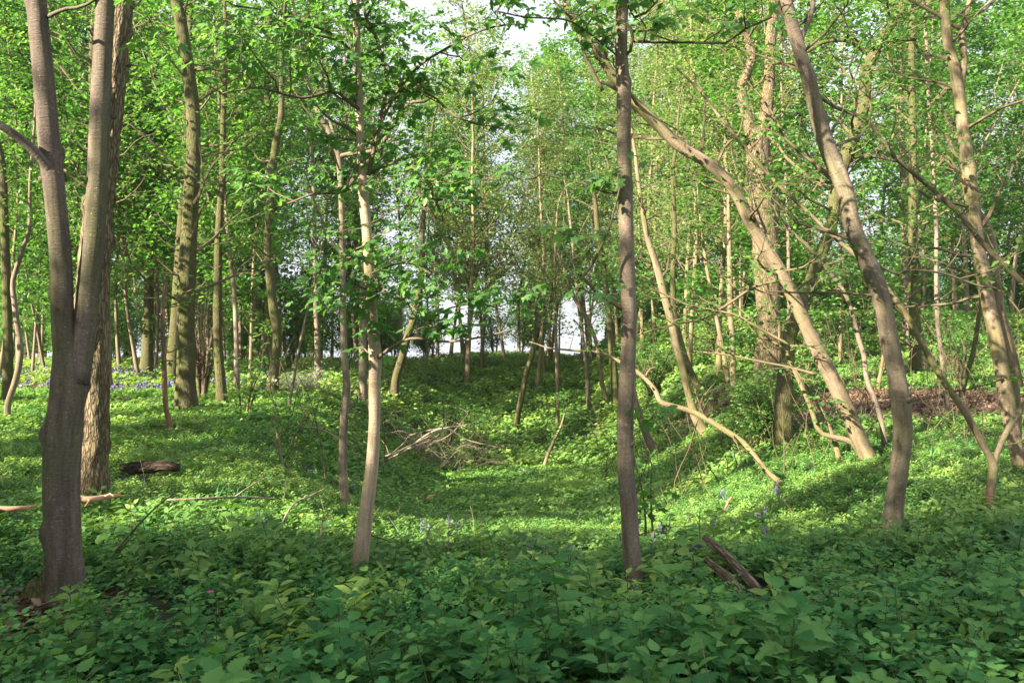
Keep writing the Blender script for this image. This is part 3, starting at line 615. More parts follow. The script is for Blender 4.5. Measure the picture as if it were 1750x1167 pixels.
tree('crossing_tree', 'mossy tree leaning right that crosses behind the S shaped trunk', 'tree',
     [(1340, 668, 26), (1345, 610, 24), (1350, 570, 26), (1372, 525, 22), (1390, 470, 21), (1407, 425, 20), (1422, 380, 20), (1428, 330, 19), (1445, 270, 22), (1465, 220, 22), (1477, 173, 20), (1480, 120, 20), (1496, 90, 18), (1517, 50, 17), (1540, 20, 14), (1550, -20, 12)],
     B_MOSS, Y=15, lean=.1, top=3, sides=16, rough=.07, seed=27,
     limbs=[dict(pts=[(1440, 285, 9), (1470, 270, 8), (1500, 268, 7), (1530, 275, 6)], bark=B_TWIG, n=4, len=1.2), dict(pts=[(1480, 90, 9), (1450, 70, 8), (1410, 72, 7), (1380, 88, 6)], n=4, len=1.2, nl=9),
            dict(pts=[(1497, 88, 8), (1530, 70, 7), (1565, 68, 6)], n=4, len=1.2, nl=9)],
     grow_kw=dict(n1=30, zr=(3.2, 9), len1=2.2, nl=12, n2=7), leaf=(L_OVATE, .095, M_FARG))
tree('double_tree', 'tall brown tree with a split upper stem behind the little forked sapling', 'tree',
     [(1745, 805, 20), (1735, 760, 22), (1722, 690, 25), (1705, 590, 24), (1683, 490, 22), (1667, 390, 21), (1656, 300, 23), (1648, 233, 20), (1639, 165, 18), (1630, 110, 17), (1619, 65, 16), (1614, 0, 16), (1610, -60, 15)],
     B_TAN, Y=10.5, top=3, sides=18, rough=.06, seed=31, stubs=2,
     limbs=[dict(pts=[(1641, 175, 11), (1645, 130, 11), (1648, 100, 11), (1643, 55, 11), (1650, 35, 9), (1657, 0, 8), (1660, -40, 7)], n=3, len=1., nl=7),
            dict(pts=[(1643, 52, 8), (1625, 40, 7), (1600, 25, 6), (1570, 8, 6), (1550, -2, 5)], n=3, len=.9, nl=7),
            dict(pts=[(1735, 790, 14), (1738, 720, 15), (1731, 640, 16), (1715, 560, 16), (1703, 490, 16), (1693, 400, 13), (1672, 365, 12), (1665, 330, 9)], dY=.25),
            dict(pts=[(1745, 660, 9), (1735, 610, 8), (1722, 560, 7), (1712, 520, 5)], dY=-.1)],
     grow_kw=dict(n1=24, zr=(2.2, 8), len1=1.5, nl=8, n2=6), leaf=(L_OVATE, .085, M_FARG))
tree('forked_sapling', 'little rusty sapling forking into two long thin poles at the right edge slope', 'tree',
     [(1690, 887, 15), (1692, 843, 14), (1697, 795, 15), (1685, 770, 11), (1664, 730, 11), (1645, 697, 12), (1610, 647, 11), (1577, 590, 10), (1553, 545, 10), (1523, 502, 9), (1497, 470, 9), (1470, 443, 8), (1443, 420, 8), (1407, 388, 7.5), (1367, 350, 7), (1327, 313, 6.5), (1273, 253, 6), (1230, 200, 5), (1197, 157, 4.5), (1157, 117, 3.5)],
     B_TAN, top=0, sides=12, rough=.05, step=.06, seed=34, lean=.2,
     limbs=[dict(pts=[(1697, 798, 12), (1705, 772, 10), (1723, 733, 10), (1752, 688, 10), (1790, 620, 8)]),
            dict(pts=[(1690, 889, 16.5), (1691, 860, 15.5), (1693, 835, 15)], bark=B_RED, run=-.004),
            dict(pts=[(1553, 545, 4), (1530, 525, 4), (1524, 515, 3.5), (1480, 500, 3)], bark=B_TWIG, n=4, len=.5, nl=3),
            dict(pts=[(1700, 770, 2.5), (1720, 760, 2), (1735, 758, 2), (1760, 745, 2)], bark=B_TWIG)],
     grow_kw=dict(n1=16, zr=(1.2, 6), len1=.8, nl=4, n2=4, up=(-.3, .9)), leaf=LG)
tree('bowed_tree', 'low tan limb bowing left out of the right bank toward the straight trunk', 'tree',
     [(1342, 843, 9.8), (1326, 820, 10.7), (1308, 803, 9.8), (1280, 767, 9.8), (1262, 750, 10.7), (1230, 730, 9.8), (1197, 710, 9.8), (1173, 700, 9.0), (1147, 693, 9.0), (1129, 686, 9.0), (1120, 667, 8.2), (1103, 647, 7.4), (1087, 635, 7.4), (1057, 617, 6.6), (1023, 602, 4.9), (993, 600, 4.1), (960, 597, 3.3), (935, 594, 2.5), (918, 588, 1.6), (905, 584, 1.1)],
     B_TAN, top=0, sides=12, rough=.06, step=.06, seed=37, lean=.3,
     limbs=[dict(pts=[(1103, 647, 4), (1108, 633, 4), (1120, 627, 3)], lean=.3), dict(pts=[(1010, 600, 3), (1000, 570, 2.5), (980, 545, 2)], bark=B_TWIG, n=2, len=.5, nl=3)],
     grow_kw=dict(n1=10, zr=(.6, 3), len1=.7, nl=4, n2=4, up=(0, 1.3)), leaf=LG)
tree('leaning_pole', 'bare thin pole slanting down from upper middle right to beyond the right edge', 'tree',
     [(1800, 545, 10), (1750, 487, 10), (1715, 450, 9.5), (1683, 420, 9), (1643, 370, 8.5), (1597, 327, 8), (1557, 293, 7.5), (1527, 267, 7.5), (1500, 227, 7), (1470, 200, 7), (1427, 183, 6.5), (1390, 153, 6), (1353, 97, 5.5), (1330, 60, 4.5)],
     B_TWIG, Y=9, top=0, sides=10, rough=.05, seed=38,
     limbs=[dict(pts=[(1800, 545, 10), (1850, 640, 11), (1900, 760, 13), (1930, 900, 15)])],
     grow_kw=dict(n1=14, zr=(2.4, 6), len1=.9, nl=3, n2=5, up=(-.4, .8)), leaf=LG)
# --- middle distance, traced one by one
FG = (L_OVATE, .10, M_FARG)
def mid(name, label, pts, bark, top=4, seed=50, Y=None, lean=0, kw=None, leafm=None, **k2):
    d = dict(n1=16, zr=(3.5, 12), len1=1.8, nl=9, n2=6); d.update(kw or {})
    return tree(name, label, 'tree', pts, bark, Y=Y, lean=lean, top=top, sides=10, rough=k2.pop('rough', .07), step=.15, seed=seed, grow_kw=d, leaf=leafm or FG, **k2)
mid('oak_tree', 'stout mossy oak on the left plateau with sunlit ridged bark', [(319, 706, 40), (318, 650, 34), (318, 590, 31), (318, 520, 31), (321, 450, 30), (326, 350, 27), (331, 240, 24), (326, 150, 23), (312, 60, 22), (300, -10, 20)], B_MOSS, 4, 51, rough=.1, kw=dict(n1=34, zr=(2.2, 13), len1=2.8, nl=10))
mid('smooth_tree', 'straight mossy trunk just right of the stout oak on the left plateau', [(380, 696, 20), (377, 650, 17), (373, 590, 16), (372, 500, 15), (374, 400, 13), (380, 300, 11), (382, 200, 10), (386, 60, 8)], B_MOSS, 3, 52)
mid('thin_tree', 'thin reddish broken topped stem between the forked tree and the oak', [(293, 740, 9), (287, 710, 9), (283, 690, 8.5), (280, 607, 8), (278, 540, 7.5), (283, 482, 6)], B_RED, 0, 53, kw=dict(n1=10, zr=(1, 4), len1=.7, nl=2))
mid('wavy_tree', 'wavy thin grey stem at the far left edge of the wood', [(13, 722, 10), (14, 690, 10), (28, 645, 10), (35, 600, 10), (29, 550, 9), (22, 490, 8), (27, 463, 8), (40, 423, 7), (50, 390, 6), (52, 300, 5), (60, 200, 4)], B_SMOOTH, 2, 54)
mid('mossy_tree', 'mossy bent trunk on the lip of the left bank behind small white blossom', [(465, 676, 24), (468, 640, 18), (474, 573, 16), (466, 520, 16), (460, 457, 15), (458, 390, 14), (470, 255, 13), (480, 200, 11), (482, 120, 9)], B_MOSS, 4, 55)
mid('dark_leaning_tree', 'dark trunk leaning right seen just beyond the sunlit sycamore', [(674, 692, 15), (676, 650, 14), (688, 607, 14), (697, 573, 13), (708, 540, 12), (720, 470, 11), (722, 380, 10), (735, 280, 8)], B_MOSS, 3, 56)
mid('dark_tree', 'dark upright trunk partly hidden directly behind the sunlit sycamore', [(621, 697, 16), (620, 640, 14), (620, 560, 13), (622, 470, 12), (624, 380, 11)], B_SMOOTH, 4, 57)
mid('pale_tree', 'pale footed straight trunk left of the slender forked tree', [(542, 662, 12), (543, 600, 10), (540, 520, 9), (538, 420, 8), (536, 300, 7)], B_SMOOTH, 3, 58)
mid('thin_tree', 'very thin pole leaning right between mossy trunk and slender tree', [(492, 702, 5), (500, 660, 5), (508, 610, 4.5), (522, 545, 4), (538, 482, 3.5), (550, 420, 3)], B_SMOOTH, 1, 59)
mid('thin_tree', 'dead looking short stem standing in the green left bank', [(482, 806, 6), (479, 775, 5.5), (474, 740, 5), (470, 712, 4)], B_TAN, 0, 60, kw=dict(n1=4, zr=(0, 3), len1=.4, nl=3))
mid('curved_pole', 'thin curved trunk leaning right on the valley floor', [(881, 741, 10), (885, 710, 9.5), (891, 680, 9), (898, 643, 9), (909, 607, 8), (912, 590, 7)], B_MOSS, 2.5, 61)
mid('small_tree', 'small crooked sapling forking low on the valley floor', [(928, 804, 6), (937, 775, 5.5), (947, 752, 5), (958, 730, 4)], B_TAN, 1, 62, kw=dict(n1=8, zr=(.3, 3), len1=.6, nl=6))
mid('thin_tree', 'thin upright trunk directly behind the crooked valley sapling', [(952, 738, 7), (953, 690, 7), (951, 607, 6), (948, 500, 5), (950, 400, 5)], B_TAN, 2, 63)
mid('thin_tree', 'kinked thin trunk left of the straight brown trunk', [(1010, 708, 9), (1005, 673, 8), (1003, 630, 7), (993, 557, 6), (985, 480, 6), (975, 380, 5)], B_SMOOTH, 2, 64)
mid('thin_tree', 'left leaning thin trunk between the kinked trunk and the straight brown trunk', [(1040, 698, 8), (1028, 650, 7.5), (1020, 590, 7), (1003, 545, 8), (980, 505, 7), (960, 450, 5)], B_TAN, 1.5, 65)
mid('mossy_tree', 'mossy trunk half hidden behind the left side of the straight brown trunk', [(1053, 702, 14), (1050, 650, 13), (1046, 597, 12), (1040, 533, 11), (1030, 450, 10), (1020, 380, 9)], B_MOSS, 3, 66)
mid('twin_trunk', 'nearer tan trunk of the curved pair with its foot swept right', [(1207, 744, 20), (1195, 725, 17), (1186, 705, 15), (1177, 673, 13), (1167, 633, 13), (1155, 587, 14), (1147, 547, 14), (1134, 500, 14), (1121, 450, 12), (1107, 407, 10), (1095, 340, 8), (1085, 260, 6)], B_TAN, 3, 67, lean=-.05)
mid('twin_trunk', 'farther upright trunk of the curved pair on the right of its twin', [(1218, 698, 17), (1205, 675, 14), (1190, 655, 12), (1174, 620, 12), (1161, 577, 11), (1152, 530, 10), (1150, 457, 9), (1153, 390, 8), (1150, 300, 7)], B_MOSS, 3, 68)
mid('broken_tree', 'short dark trunk leaning left just right of the straight brown trunk', [(1125, 778, 15), (1112, 760, 13), (1099, 727, 12), (1087, 690, 11), (1078, 640, 9), (1075, 580, 7)], B_SMOOTH, 1.5, 69)
mid('warm_tree', 'straight sunlit tan trunk standing left of the leafy bush', [(1255, 678, 12), (1253, 640, 11), (1252, 590, 10), (1248, 520, 9), (1247, 450, 9), (1245, 370, 7)], B_TAN, 3, 70)
mid('warm_tree', 'slightly left leaning sunlit trunk next to the straight tan trunk', [(1243, 650, 9), (1238, 610, 8), (1228, 560, 8), (1220, 520, 7), (1208, 460, 6), (1200, 400, 5)], B_TAN, 2, 71)
mid('burr_oak', 'massive burred oak trunk behind the leafy bush, splitting into two limbs', [(1312, 690, 52), (1312, 640, 46), (1314, 560, 44), (1311, 480, 44), (1306, 400, 46), (1298, 330, 42), (1296, 270, 40), (1293, 225, 42)], B_ROUGH, 0, 72, Y=20, rough=.12,
    limbs=[dict(pts=[(1288, 240, 24), (1276, 195, 20), (1268, 150, 18), (1285, 100, 16), (1275, 60, 14), (1262, 20, 12)], n=8, len=2, nl=12), dict(pts=[(1300, 240, 26), (1310, 190, 22), (1315, 130, 20), (1318, 60, 18), (1326, 0, 16), (1330, -80, 14)], n=8, len=2, nl=12)], kw=dict(n1=14, zr=(4, 8), len1=2.5, nl=12), leafm=(L_OVATE, .10, M_YEL))
mid('far_trunk', 'mossy footed upright trunk on the bank beyond the reddish leaf mound', [(1573, 638, 30), (1569, 610, 24), (1567, 590, 21), (1563, 520, 19), (1561, 440, 17), (1560, 367, 15), (1560, 233, 13), (1558, 100, 11), (1560, -20, 9)], B_MOSS, 3, 73, kw=dict(n1=40, zr=(2.5, 14), len1=3, nl=12))
mid('far_trunk', 'dark trunk touching the left side of the mossy footed upright trunk', [(1550, 600, 16), (1550, 540, 15), (1548, 450, 14), (1546, 350, 12), (1540, 200, 10)], B_SMOOTH, 3, 74, Y=30, kw=dict(n1=30, len1=2.6, nl=12))
mid('bendy_tree', 'thin silvery bendy stem between the leaning tan tree and the S shaped trunk', [(1513, 772, 9), (1507, 723, 9), (1494, 680, 9), (1481, 647, 8.5), (1477, 610, 8.5), (1467, 577, 8), (1453, 523, 7), (1437, 490, 7), (1410, 457, 6.5), (1377, 417, 6), (1347, 390, 5.5), (1325, 340, 5), (1315, 300, 4)], B_SMOOTH, 1.5, 75, kw=dict(n1=14, zr=(1.5, 6), len1=.9, nl=4))
mid('thin_tree', 'straight thin grey pole rising from the right end of the leaf mound', [(1621, 712, 8), (1613, 640, 7.5), (1607, 590, 7), (1602, 550, 7), (1600, 473, 7), (1600, 390, 7), (1594, 267, 6.5), (1587, 167, 6), (1583, 67, 6), (1577, 0, 5)], B_SMOOTH, 3, 76)
mid('thin_tree', 'thin mossy stem leaning right at the far end of the leaf mound', [(1643, 678, 9), (1652, 640, 8), (1663, 603, 8), (1673, 540, 7), (1678, 470, 6)], B_MOSS, 2, 77)
mid('reddish_sapling', 'short reddish stem right behind the S shaped trunk on the leaf mound', [(1500, 665, 6), (1506, 630, 5), (1510, 600, 4)], B_RED, 1, 78, kw=dict(n1=3, len1=.5))
mid('twisted_tree', 'twisted low stem curling out of the ground between the bush and leaning tree', [(1463, 762, 10), (1452, 753, 9.5), (1440, 750, 9), (1410, 743, 8.5), (1397, 733, 8), (1387, 700, 8), (1373, 667, 7.5), (1353, 623, 7), (1340, 597, 6), (1310, 577, 5)], B_TAN, 1, 79, Y=12.5, kw=dict(n1=10, zr=(.5, 4), len1=.8, nl=4))
mid('twisted_tree', 'thinner twisted stem just above the curling stem by the bush', [(1426, 750, 8), (1420, 738, 7), (1413, 717, 6.5), (1393, 683, 6), (1375, 655, 5), (1350, 640, 4)], B_TAN, 1, 80, Y=12.7, kw=dict(n1=8, zr=(.5, 4), len1=.8, nl=4))
mid('thin_tree', 'thin wavy stem in front of the leafy bush', [(1357, 756, 6), (1350, 730, 5), (1346, 705, 5), (1335, 650, 5), (1332, 600, 5), (1331, 547, 5), (1318, 510, 4)], B_TAN, 1.5, 81, kw=dict(n1=8, zr=(1, 4), len1=.7, nl=4))
mid('far_trunk', 'dark trunk in the shade between the forked tree and the thin reddish stem', [(187, 675, 17), (184, 640, 14), (183, 590, 14), (181, 500, 13), (184, 400, 12), (190, 300, 10)], B_SMOOTH, 4, 82)
mid('far_trunk', 'dark trunk at the extreme left behind the wavy stem', [(12, 690, 18), (14, 640, 16), (13, 560, 15), (10, 450, 14), (5, 300, 12)], B_MOSS, 4, 83)

# ------------------------------------------------------------ trees of the wood behind, copied from a few kinds
def proto(kind, seed):
    r = np.random.default_rng(seed); H = r.uniform(13, 17); g = Geo(); gc = Geo(); lf = []
    n = 9; p = np.array([0, 0, -.3]); d = nrm(np.array([r.normal(0, .06), r.normal(0, .06), 1])); pts = [p.copy()]
    for k in range(n):
        d = nrm(d+r.normal(0, .055, 3)+np.array([0, 0, .05])); p = p+d*H/n; pts.append(p.copy())
    R0 = {'bare': .10, 'slim': .085, 'pole': .06, 'stout': .2, 'young': .07, 'yellow': .1}[kind]*r.uniform(.85, 1.15)
    rr = R0*(1-.75*np.linspace(0, 1, n+1)**1.2); rr[0] *= 1.35
    Q, R = smooth_path(pts, rr, .4); tube(g, Q, R, 8, .08, seed=seed)
    if kind in ('slim', 'stout', 'yellow') and r.random() < .8:
        i = int(len(Q)*r.uniform(.25, .45)); a = r.random()*6.28; q = [Q[i]]; dd = nrm(np.array([math.cos(a)*.5, math.sin(a)*.5, 1]))
        for k in range(6): dd = nrm(dd+r.normal(0, .09, 3)+np.array([0, 0, .06])); q.append(q[-1]+dd*H*.09)
        Q2, R2 = smooth_path(q, np.linspace(R[i]*.75, R[i]*.2, 7), .4); tube(g, Q2, R2, 6, .08)
        grow(gc, Q2, R2, 14, (0, H*1.2), 1.8, r, leafs=lf, n2=6, nl=9, sub=1.1, bend=.22)
    kw = {'bare': dict(n1=22, zr=(H*.62, H), len1=1.8, n2=6, nl=8), 'slim': dict(n1=46, zr=(2.9, H), len1=2.6, n2=8, nl=12), 'pole': dict(n1=30, zr=(4, H), len1=1.6, n2=6, nl=11), 'stout': dict(n1=50, zr=(3.5, H), len1=3.4, n2=9, nl=10),
          'young': dict(n1=48, zr=(1.6, H*.9), len1=2.3, n2=8, nl=13), 'yellow': dict(n1=64, zr=(2.6, H), len1=2.8, n2=9, nl=10)}[kind]
    grow(gc, Q, R, kw.pop('n1'), kw.pop('zr'), kw.pop('len1'), r, leafs=lf, sub=1.15, bend=.2, **kw)
    if kind == 'yellow': leaves(gc, lf, L_DIAM, .14, r, mi=0, tilt=.7, sunny=.6)
    else: leaves(gc, lf, L_DIAM, .205, r, mi=0, tilt=.5, sunny=.3)
    bark = {'slim': B_SMOOTH, 'pole': B_SMOOTH, 'stout': B_MOSS, 'young': B_TAN, 'yellow': B_TAN, 'bare': B_SMOOTH}[kind]
    return g.mesh('trunk', bark), gc.mesh('crown', [M_YEL if kind == 'yellow' else M_FARG, B_TWIG], smooth=False)
PROTOS = {k: [proto(k, 100+i*7+j) for j in range(n)] for i, (k, n) in enumerate([('slim', 4), ('pole', 3), ('stout', 2), ('young', 3), ('yellow', 3), ('bare', 2)])}
def place(kind, x, y, label, group, r, s=None, name='woodland_tree', cat='tree'):
    tm, cm = PROTOS[kind][r.integers(len(PROTOS[kind]))]
    root = empty(name, (x, y, float(hgt(x, y))), label, cat, group)
    sc = s or r.uniform(.85, 1.25); root.rotation_euler = (r.normal(0, .03), r.normal(0, .03), r.random()*6.28); root.scale = (sc, sc, sc*r.uniform(.95, 1.15))
    link('trunk', tm, root); link('crown', cm, root); return root
r = np.random.default_rng(99)
taken = []
def far_ok(x, y, dmin):
    for a, b in taken:
        if (a-x)**2+(b-y)**2 < dmin*dmin: return False
    taken.append((x, y)); return True
ZONES = [  # label, group, y range, x/y range, count, kinds
    ('slim shaded tree deep in the wood on the left plateau beyond the bluebells', 'trees deep in the left wood', (24, 44), (-.66, -.29), 32, ['slim', 'slim', 'pole', 'stout', 'young']),
    ('distant thin tree in the crowded far left wood against the sky', 'farthest trees of the left wood', (44, 62), (-.66, -.16), 26, ['slim', 'pole', 'slim']),
    ('thin tree crowding the far head of the hollow', 'trees at the head of the hollow', (44, 62), (-.16, .12), 18, ['yellow', 'slim', 'pole', 'yellow']),
    ('sunlit tree with fresh yellow green leaves on the right side of the hollow', 'yellow green trees right of the hollow', (24, 52), (.05, .34), 26, ['yellow', 'yellow', 'young', 'pole']),
    ('open crowned tree on the rising bank at the far right', 'trees on the far right bank', (24, 54), (.34, .68), 18, ['young', 'slim', 'pole', 'slim']),
]
ZONES += [('tall tree closing the view behind the head of the hollow', 'tall trees closing the view', (62, 80), (-.30, .30), 11, ['yellow', 'slim', 'yellow']),
    ('tall backdrop tree far behind the bluebell plateau', 'tall trees behind the bluebell plateau', (60, 78), (-.68, -.30), 14, ['slim', 'stout']),
    ('tall far tree against the sky above the right bank', 'tall trees above the right bank', (56, 76), (.30, .68), 8, ['slim', 'yellow', 'pole'])]
for lab, grp, (y0, y1), (u0, u1), cnt, kinds in ZONES:
    k = 0; tries = 0
    while k < cnt and tries < 3000:
        tries += 1
        y = r.uniform(y0, y1); x = y*r.uniform(u0, u1)
        if abs(x-.3) < 5.5 and y < 44: continue
        if not far_ok(x, y, 1.5 if y > 34 else 2.0): continue
        place(kinds[k % len(kinds)], x, y, lab, grp, r, s=r.uniform(.85, 1.1)+.012*max(0, y-30)); k += 1
# unseen trees added outside the frame to shade the foreground and left bank
ROW = []; keep_r = r; r = np.random.default_rng(4242)
for k in range(26):
    yc = (-3.4, -5.4, -7.6)[k % 3]; h = .577*(5.6-yc)/.61; ROW.append((-22+k*.78+r.normal(0, .3), yc+r.normal(0, .3), 'young', h/13.4))  # crown heights set so the row's shade ends at one line
for k, (x, y, kd, s) in enumerate(ROW+[(-9.8, -1.6, 'slim', .7), (-5.3, 4.1, 'bare', 1.), (-6.6, 5.4, 'bare', .9), (-8.2, 6.4, 'bare', 1.1), (-7.0, 2.2, 'bare', 1.),  # bare trunks added to throw shadow stripes on the open ground
                                   (-9.2, 9.9, 'young', .62), (-10.5, 8.6, 'young', .8), (-13.5, 7.8, 'young', .8), (-11, 11.9, 'young', .75), (-9.6, 7.2, 'young', .5), (-8.4, 6.7, 'young', .55), (-11, 6.6, 'young', .7), (-12.5, 10.5, 'young', .9), (-15, 7.5, 'young', .9), (-12, 13, 'young', 1.), (-17, 4.5, 'bare', 1.2), (-20, 13, 'slim', 1.), (-14.5, 16, 'pole', 1.)]):
    place(kd, x, y, 'unseen leafy tree added beside the viewpoint to cast shade', 'trees around the viewpoint', r, s)
r = keep_r

# low thickets on the far ground
def thicket(seed):
    r = np.random.default_rng(seed); g = Geo(); gc = Geo(); lf = []
    for k in range(7):
        a = r.random()*6.28; sp = r.uniform(.3, 1.6); h = r.uniform(2.2, 4.4); q = [[math.cos(a)*.1, math.sin(a)*.1, -.1], [math.cos(a)*sp*.4, math.sin(a)*sp*.4, h*.5], [math.cos(a)*sp, math.sin(a)*sp, h]]
        Q, R = smooth_path(q, [.04, .03, .01], .3); tube(g, Q, R, 5, cap=False); grow(gc, Q, R, 12, (.3, h), 1.3, r, leafs=lf, n2=5, nl=8, twig_r=.5, sub=1.6)
    leaves(gc, lf, L_DIAM, .17, r, tilt=.5, sunny=.3)
    return g.mesh('stems', B_TAN), gc.mesh('crown', [M_FARG, B_TWIG], smooth=False)
PROTOS['thicket'] = [thicket(s) for s in (900, 901, 902)]
k = 0
while k < 60:
    y = r.uniform(40, 66); x = y*r.uniform(-.68, .68)
    if abs(x/y-.0) < .15 or not far_ok(x, y, 1.3): continue
    place('thicket', x, y, 'thicket', 'low thickets in the far wood', r, r.uniform(.7, 1.1), name='thicket', cat='thicket'); k += 1
k = 0
while k < 80:
    y = r.uniform(66, 86); x = y*r.uniform(-.7, .7)
    if abs(x/y) < .13 and k % 3 or not far_ok(x, y, 1.3): continue
    place('thicket', x, y, 'thicket', 'low thickets in the far wood', r, r.uniform(1.1, 1.8), name='thicket', cat='thicket'); k += 1
MARKS = [(-40, 'the left edge of the picture'), (93, 'the forked grey tree'), (283, 'the thin reddish stem'), (318, 'the stout oak'), (375, 'the plateau trunk right of the oak'), (470, 'the mossy bent trunk'), (590, 'the slender forked tree'), (641, 'the sunlit sycamore'),
         (705, 'the dark leaning trunk'), (885, 'the curved valley pole'), (1003, 'the kinked thin trunk'), (1073, 'the straight brown trunk'), (1165, 'the curved trunk pair'), (1253, 'the warm straight trunk'), (1313, 'the burred oak'), (1400, 'the long leaning tree'), (1520, 'the S shaped trunk'), (1607, 'the straight grey pole'), (1705, 'the split tree'), (1900, 'the right edge')]
ORD = 'first second third fourth fifth sixth seventh eighth ninth tenth eleventh twelfth thirteenth fourteenth fifteenth sixteenth seventeenth eighteenth nineteenth twentieth twenty-first twenty-second twenty-third twenty-fourth'.split()
bins = {}
for o in C.objects:
    if o.parent is None and o.name.startswith(('woodland_tree', 'thicket')) and o.get('group') != 'trees around the viewpoint':
        px = CX+F*o.location.x/o.location.y; i = max([j for j, (mx_, _) in enumerate(MARKS) if px >= mx_] or [0]); i = min(i, len(MARKS)-2)
        bins.setdefault((o['category'], o.location.y > 46 and o['category'] == 'tree', i), []).append((px, o))
for (ct, fr, i), L in bins.items():
    a, b2 = MARKS[i][1], MARKS[i+1][1]
    for n_, (px, o) in enumerate(sorted(L, key=lambda q: q[0])):
        o['label'] = f"{ORD[n_]} {'farther tree' if fr else 'nearer backdrop tree' if ct == 'tree' else 'far thicket'} rightward from {a}"

# ------------------------------------------------------------ shrubs
def shrub(name, label, px, py, Y, wd, ht, n, leaf, mat, seed, size=.07, stem=B_TWIG, base_z=0., group=None, cat='shrub', dens=1.):
    r = np.random.default_rng(seed); b = P(px, py, Y); x, y = b[0], b[1]; org = (x, y, float(hgt(x, y)))
    root = empty(name, org, label, cat, group); g = Geo(); gc = Geo(); lf = []
    for k in range(n):
        a = r.random()*6.28; sp = r.random()**.5*wd*.5; h = ht*r.uniform(.6, 1)
        q = [[0+math.cos(a)*.05, math.sin(a)*.05, -.08], [math.cos(a)*sp*.4, math.sin(a)*sp*.4, h*.5], [math.cos(a)*sp, math.sin(a)*sp, h]]
        Q, R = smooth_path(q, [.012*ht+.004, .009*ht, .003], .12); tube(g, Q, R, 5, cap=False)
        grow(gc, Q, R, 7, (ht*.1, ht), wd*.28, r, leafs=lf, n2=4, nl=int(7*dens), twig_r=.6, up=(-.2, .8))
    leaves(gc, lf, leaf, size, r, mi=0, tilt=.55)
    link('stems', g.mesh('stems', stem), root); link('foliage', gc.mesh('foliage', [mat, B_TWIG], smooth=False), root); return root
shrub('leafy_bush', 'bright leafy green bush growing over a mossy stump on the right bank', 1312, 700, 15.8, 1.7, 1.45, 24, L_OVATE, M_HERB, 301, .065, cat='bush', dens=1.5)
shrub('low_shrub', 'pale green shrub at the end of the brush pile below the far trees', 810, 690, 27, 2.4, 2.0, 9, L_OVATE, M_FARG, 302, .07)
shrub('low_shrub', 'small leafy shrub in front of the head of the hollow, left of centre', 760, 680, 30, 2.2, 2.2, 12, L_OVATE, M_FARG, 303, .08)
shrub('blossom_shrub', 'small white blossomed shrub on the lip of the left bank', 490, 672, 24, 1.0, .6, 8, L_OVATE, M_WHITEF, 304, .05)
shrub('blossom_shrub', 'whitish flowering shrub left of the slender tree base line on the plateau', 530, 672, 25, 1.1, .55, 8, L_OVATE, M_WHITEF, 305, .05)
shrub('sapling_shrub', 'broad leaved sapling with bright leaves beside the mossy trunk on the left plateau', 415, 690, 17, 1.6, 1.7, 4, L_SYC, M_SYC, 306, .11, dens=.4)
shrub('low_shrub', 'leafy undergrowth clump on the bank right of the S shaped trunk', 1640, 640, 22, 2.4, 2.0, 12, L_OVATE, M_FARG, 307, .08)
shrub('low_shrub', 'green thicket on the far bank left of the curved pair of trunks', 1115, 640, 31, 3., 2.6, 14, L_OVATE, M_FARG, 308, .09)
shrub('low_shrub', 'green thicket on the far bank under the warm sunlit trunks', 1225, 640, 29, 3., 2.2, 12, L_OVATE, M_HERB, 309, .09)
shrub('broadleaf_seedling', 'big leaved sycamore seedling standing at the right foot of the straight trunk', 1112, 760, 8.4, .35, 1.1, 2, L_SYC, M_SYC, 310, .12, cat='seedling', dens=.15)
shrub('low_shrub', 'twiggy brown green shrub behind the oak on the left plateau', 345, 690, 22, 1.6, 3.4, 9, L_OVATE, M_LITTER, 311, .05, dens=.5)
# mossy stump
def lump(name, label, cat, px, py, Y, sx, sy, sz, mat, seed, dz=0.):
    b = P(px, py, Y); org = np.array([b[0], b[1], float(hgt(b[0], b[1]))+dz])
    u = np.linspace(0, 2*math.pi, 28, endpoint=False); v = np.linspace(-.2, math.pi/2*.98, 12)
    U, Vv = np.meshgrid(u, v); n = 1+.22*noise3(np.cos(U)*1.6+seed, np.sin(U)*1.6, Vv*2)+.1*noise3(np.cos(U)*5+seed, np.sin(U)*5, Vv*6)
    V = np.stack([np.cos(U)*np.cos(Vv)*sx*n, np.sin(U)*np.cos(Vv)*sy*n, np.sin(Vv)*sz*n], -1).reshape(-1, 3)
    i = np.arange(11)[:, None]*28; j = np.arange(28)[None]
    q = np.stack([i+j, i+(j+1) % 28, i+28+(j+1) % 28, i+28+j], -1).reshape(-1, 4)
    V = np.vstack([V, V[-28:].mean(0)]); jj = np.arange(28); cap = np.stack([11*28+jj, 11*28+(jj+1) % 28, np.full(28, len(V)-1)], -1)
    g = Geo(); g.add(V, [q, cap], bk=V); o = link(name, g.mesh(name, mat)); o.location = org; return tag(o, label, cat)
lump('tree_stump', 'low mossy stump under the bright leafy bush', 'stump', 1322, 712, 16.2, .5, .45, .42, B_MOSS, 3.)
lump('tree_stump', 'small mossy stump touching the left foot of the forked tree', 'stump', 68, 985, 5.3, .10, .10, .13, B_MOSS, 5.)

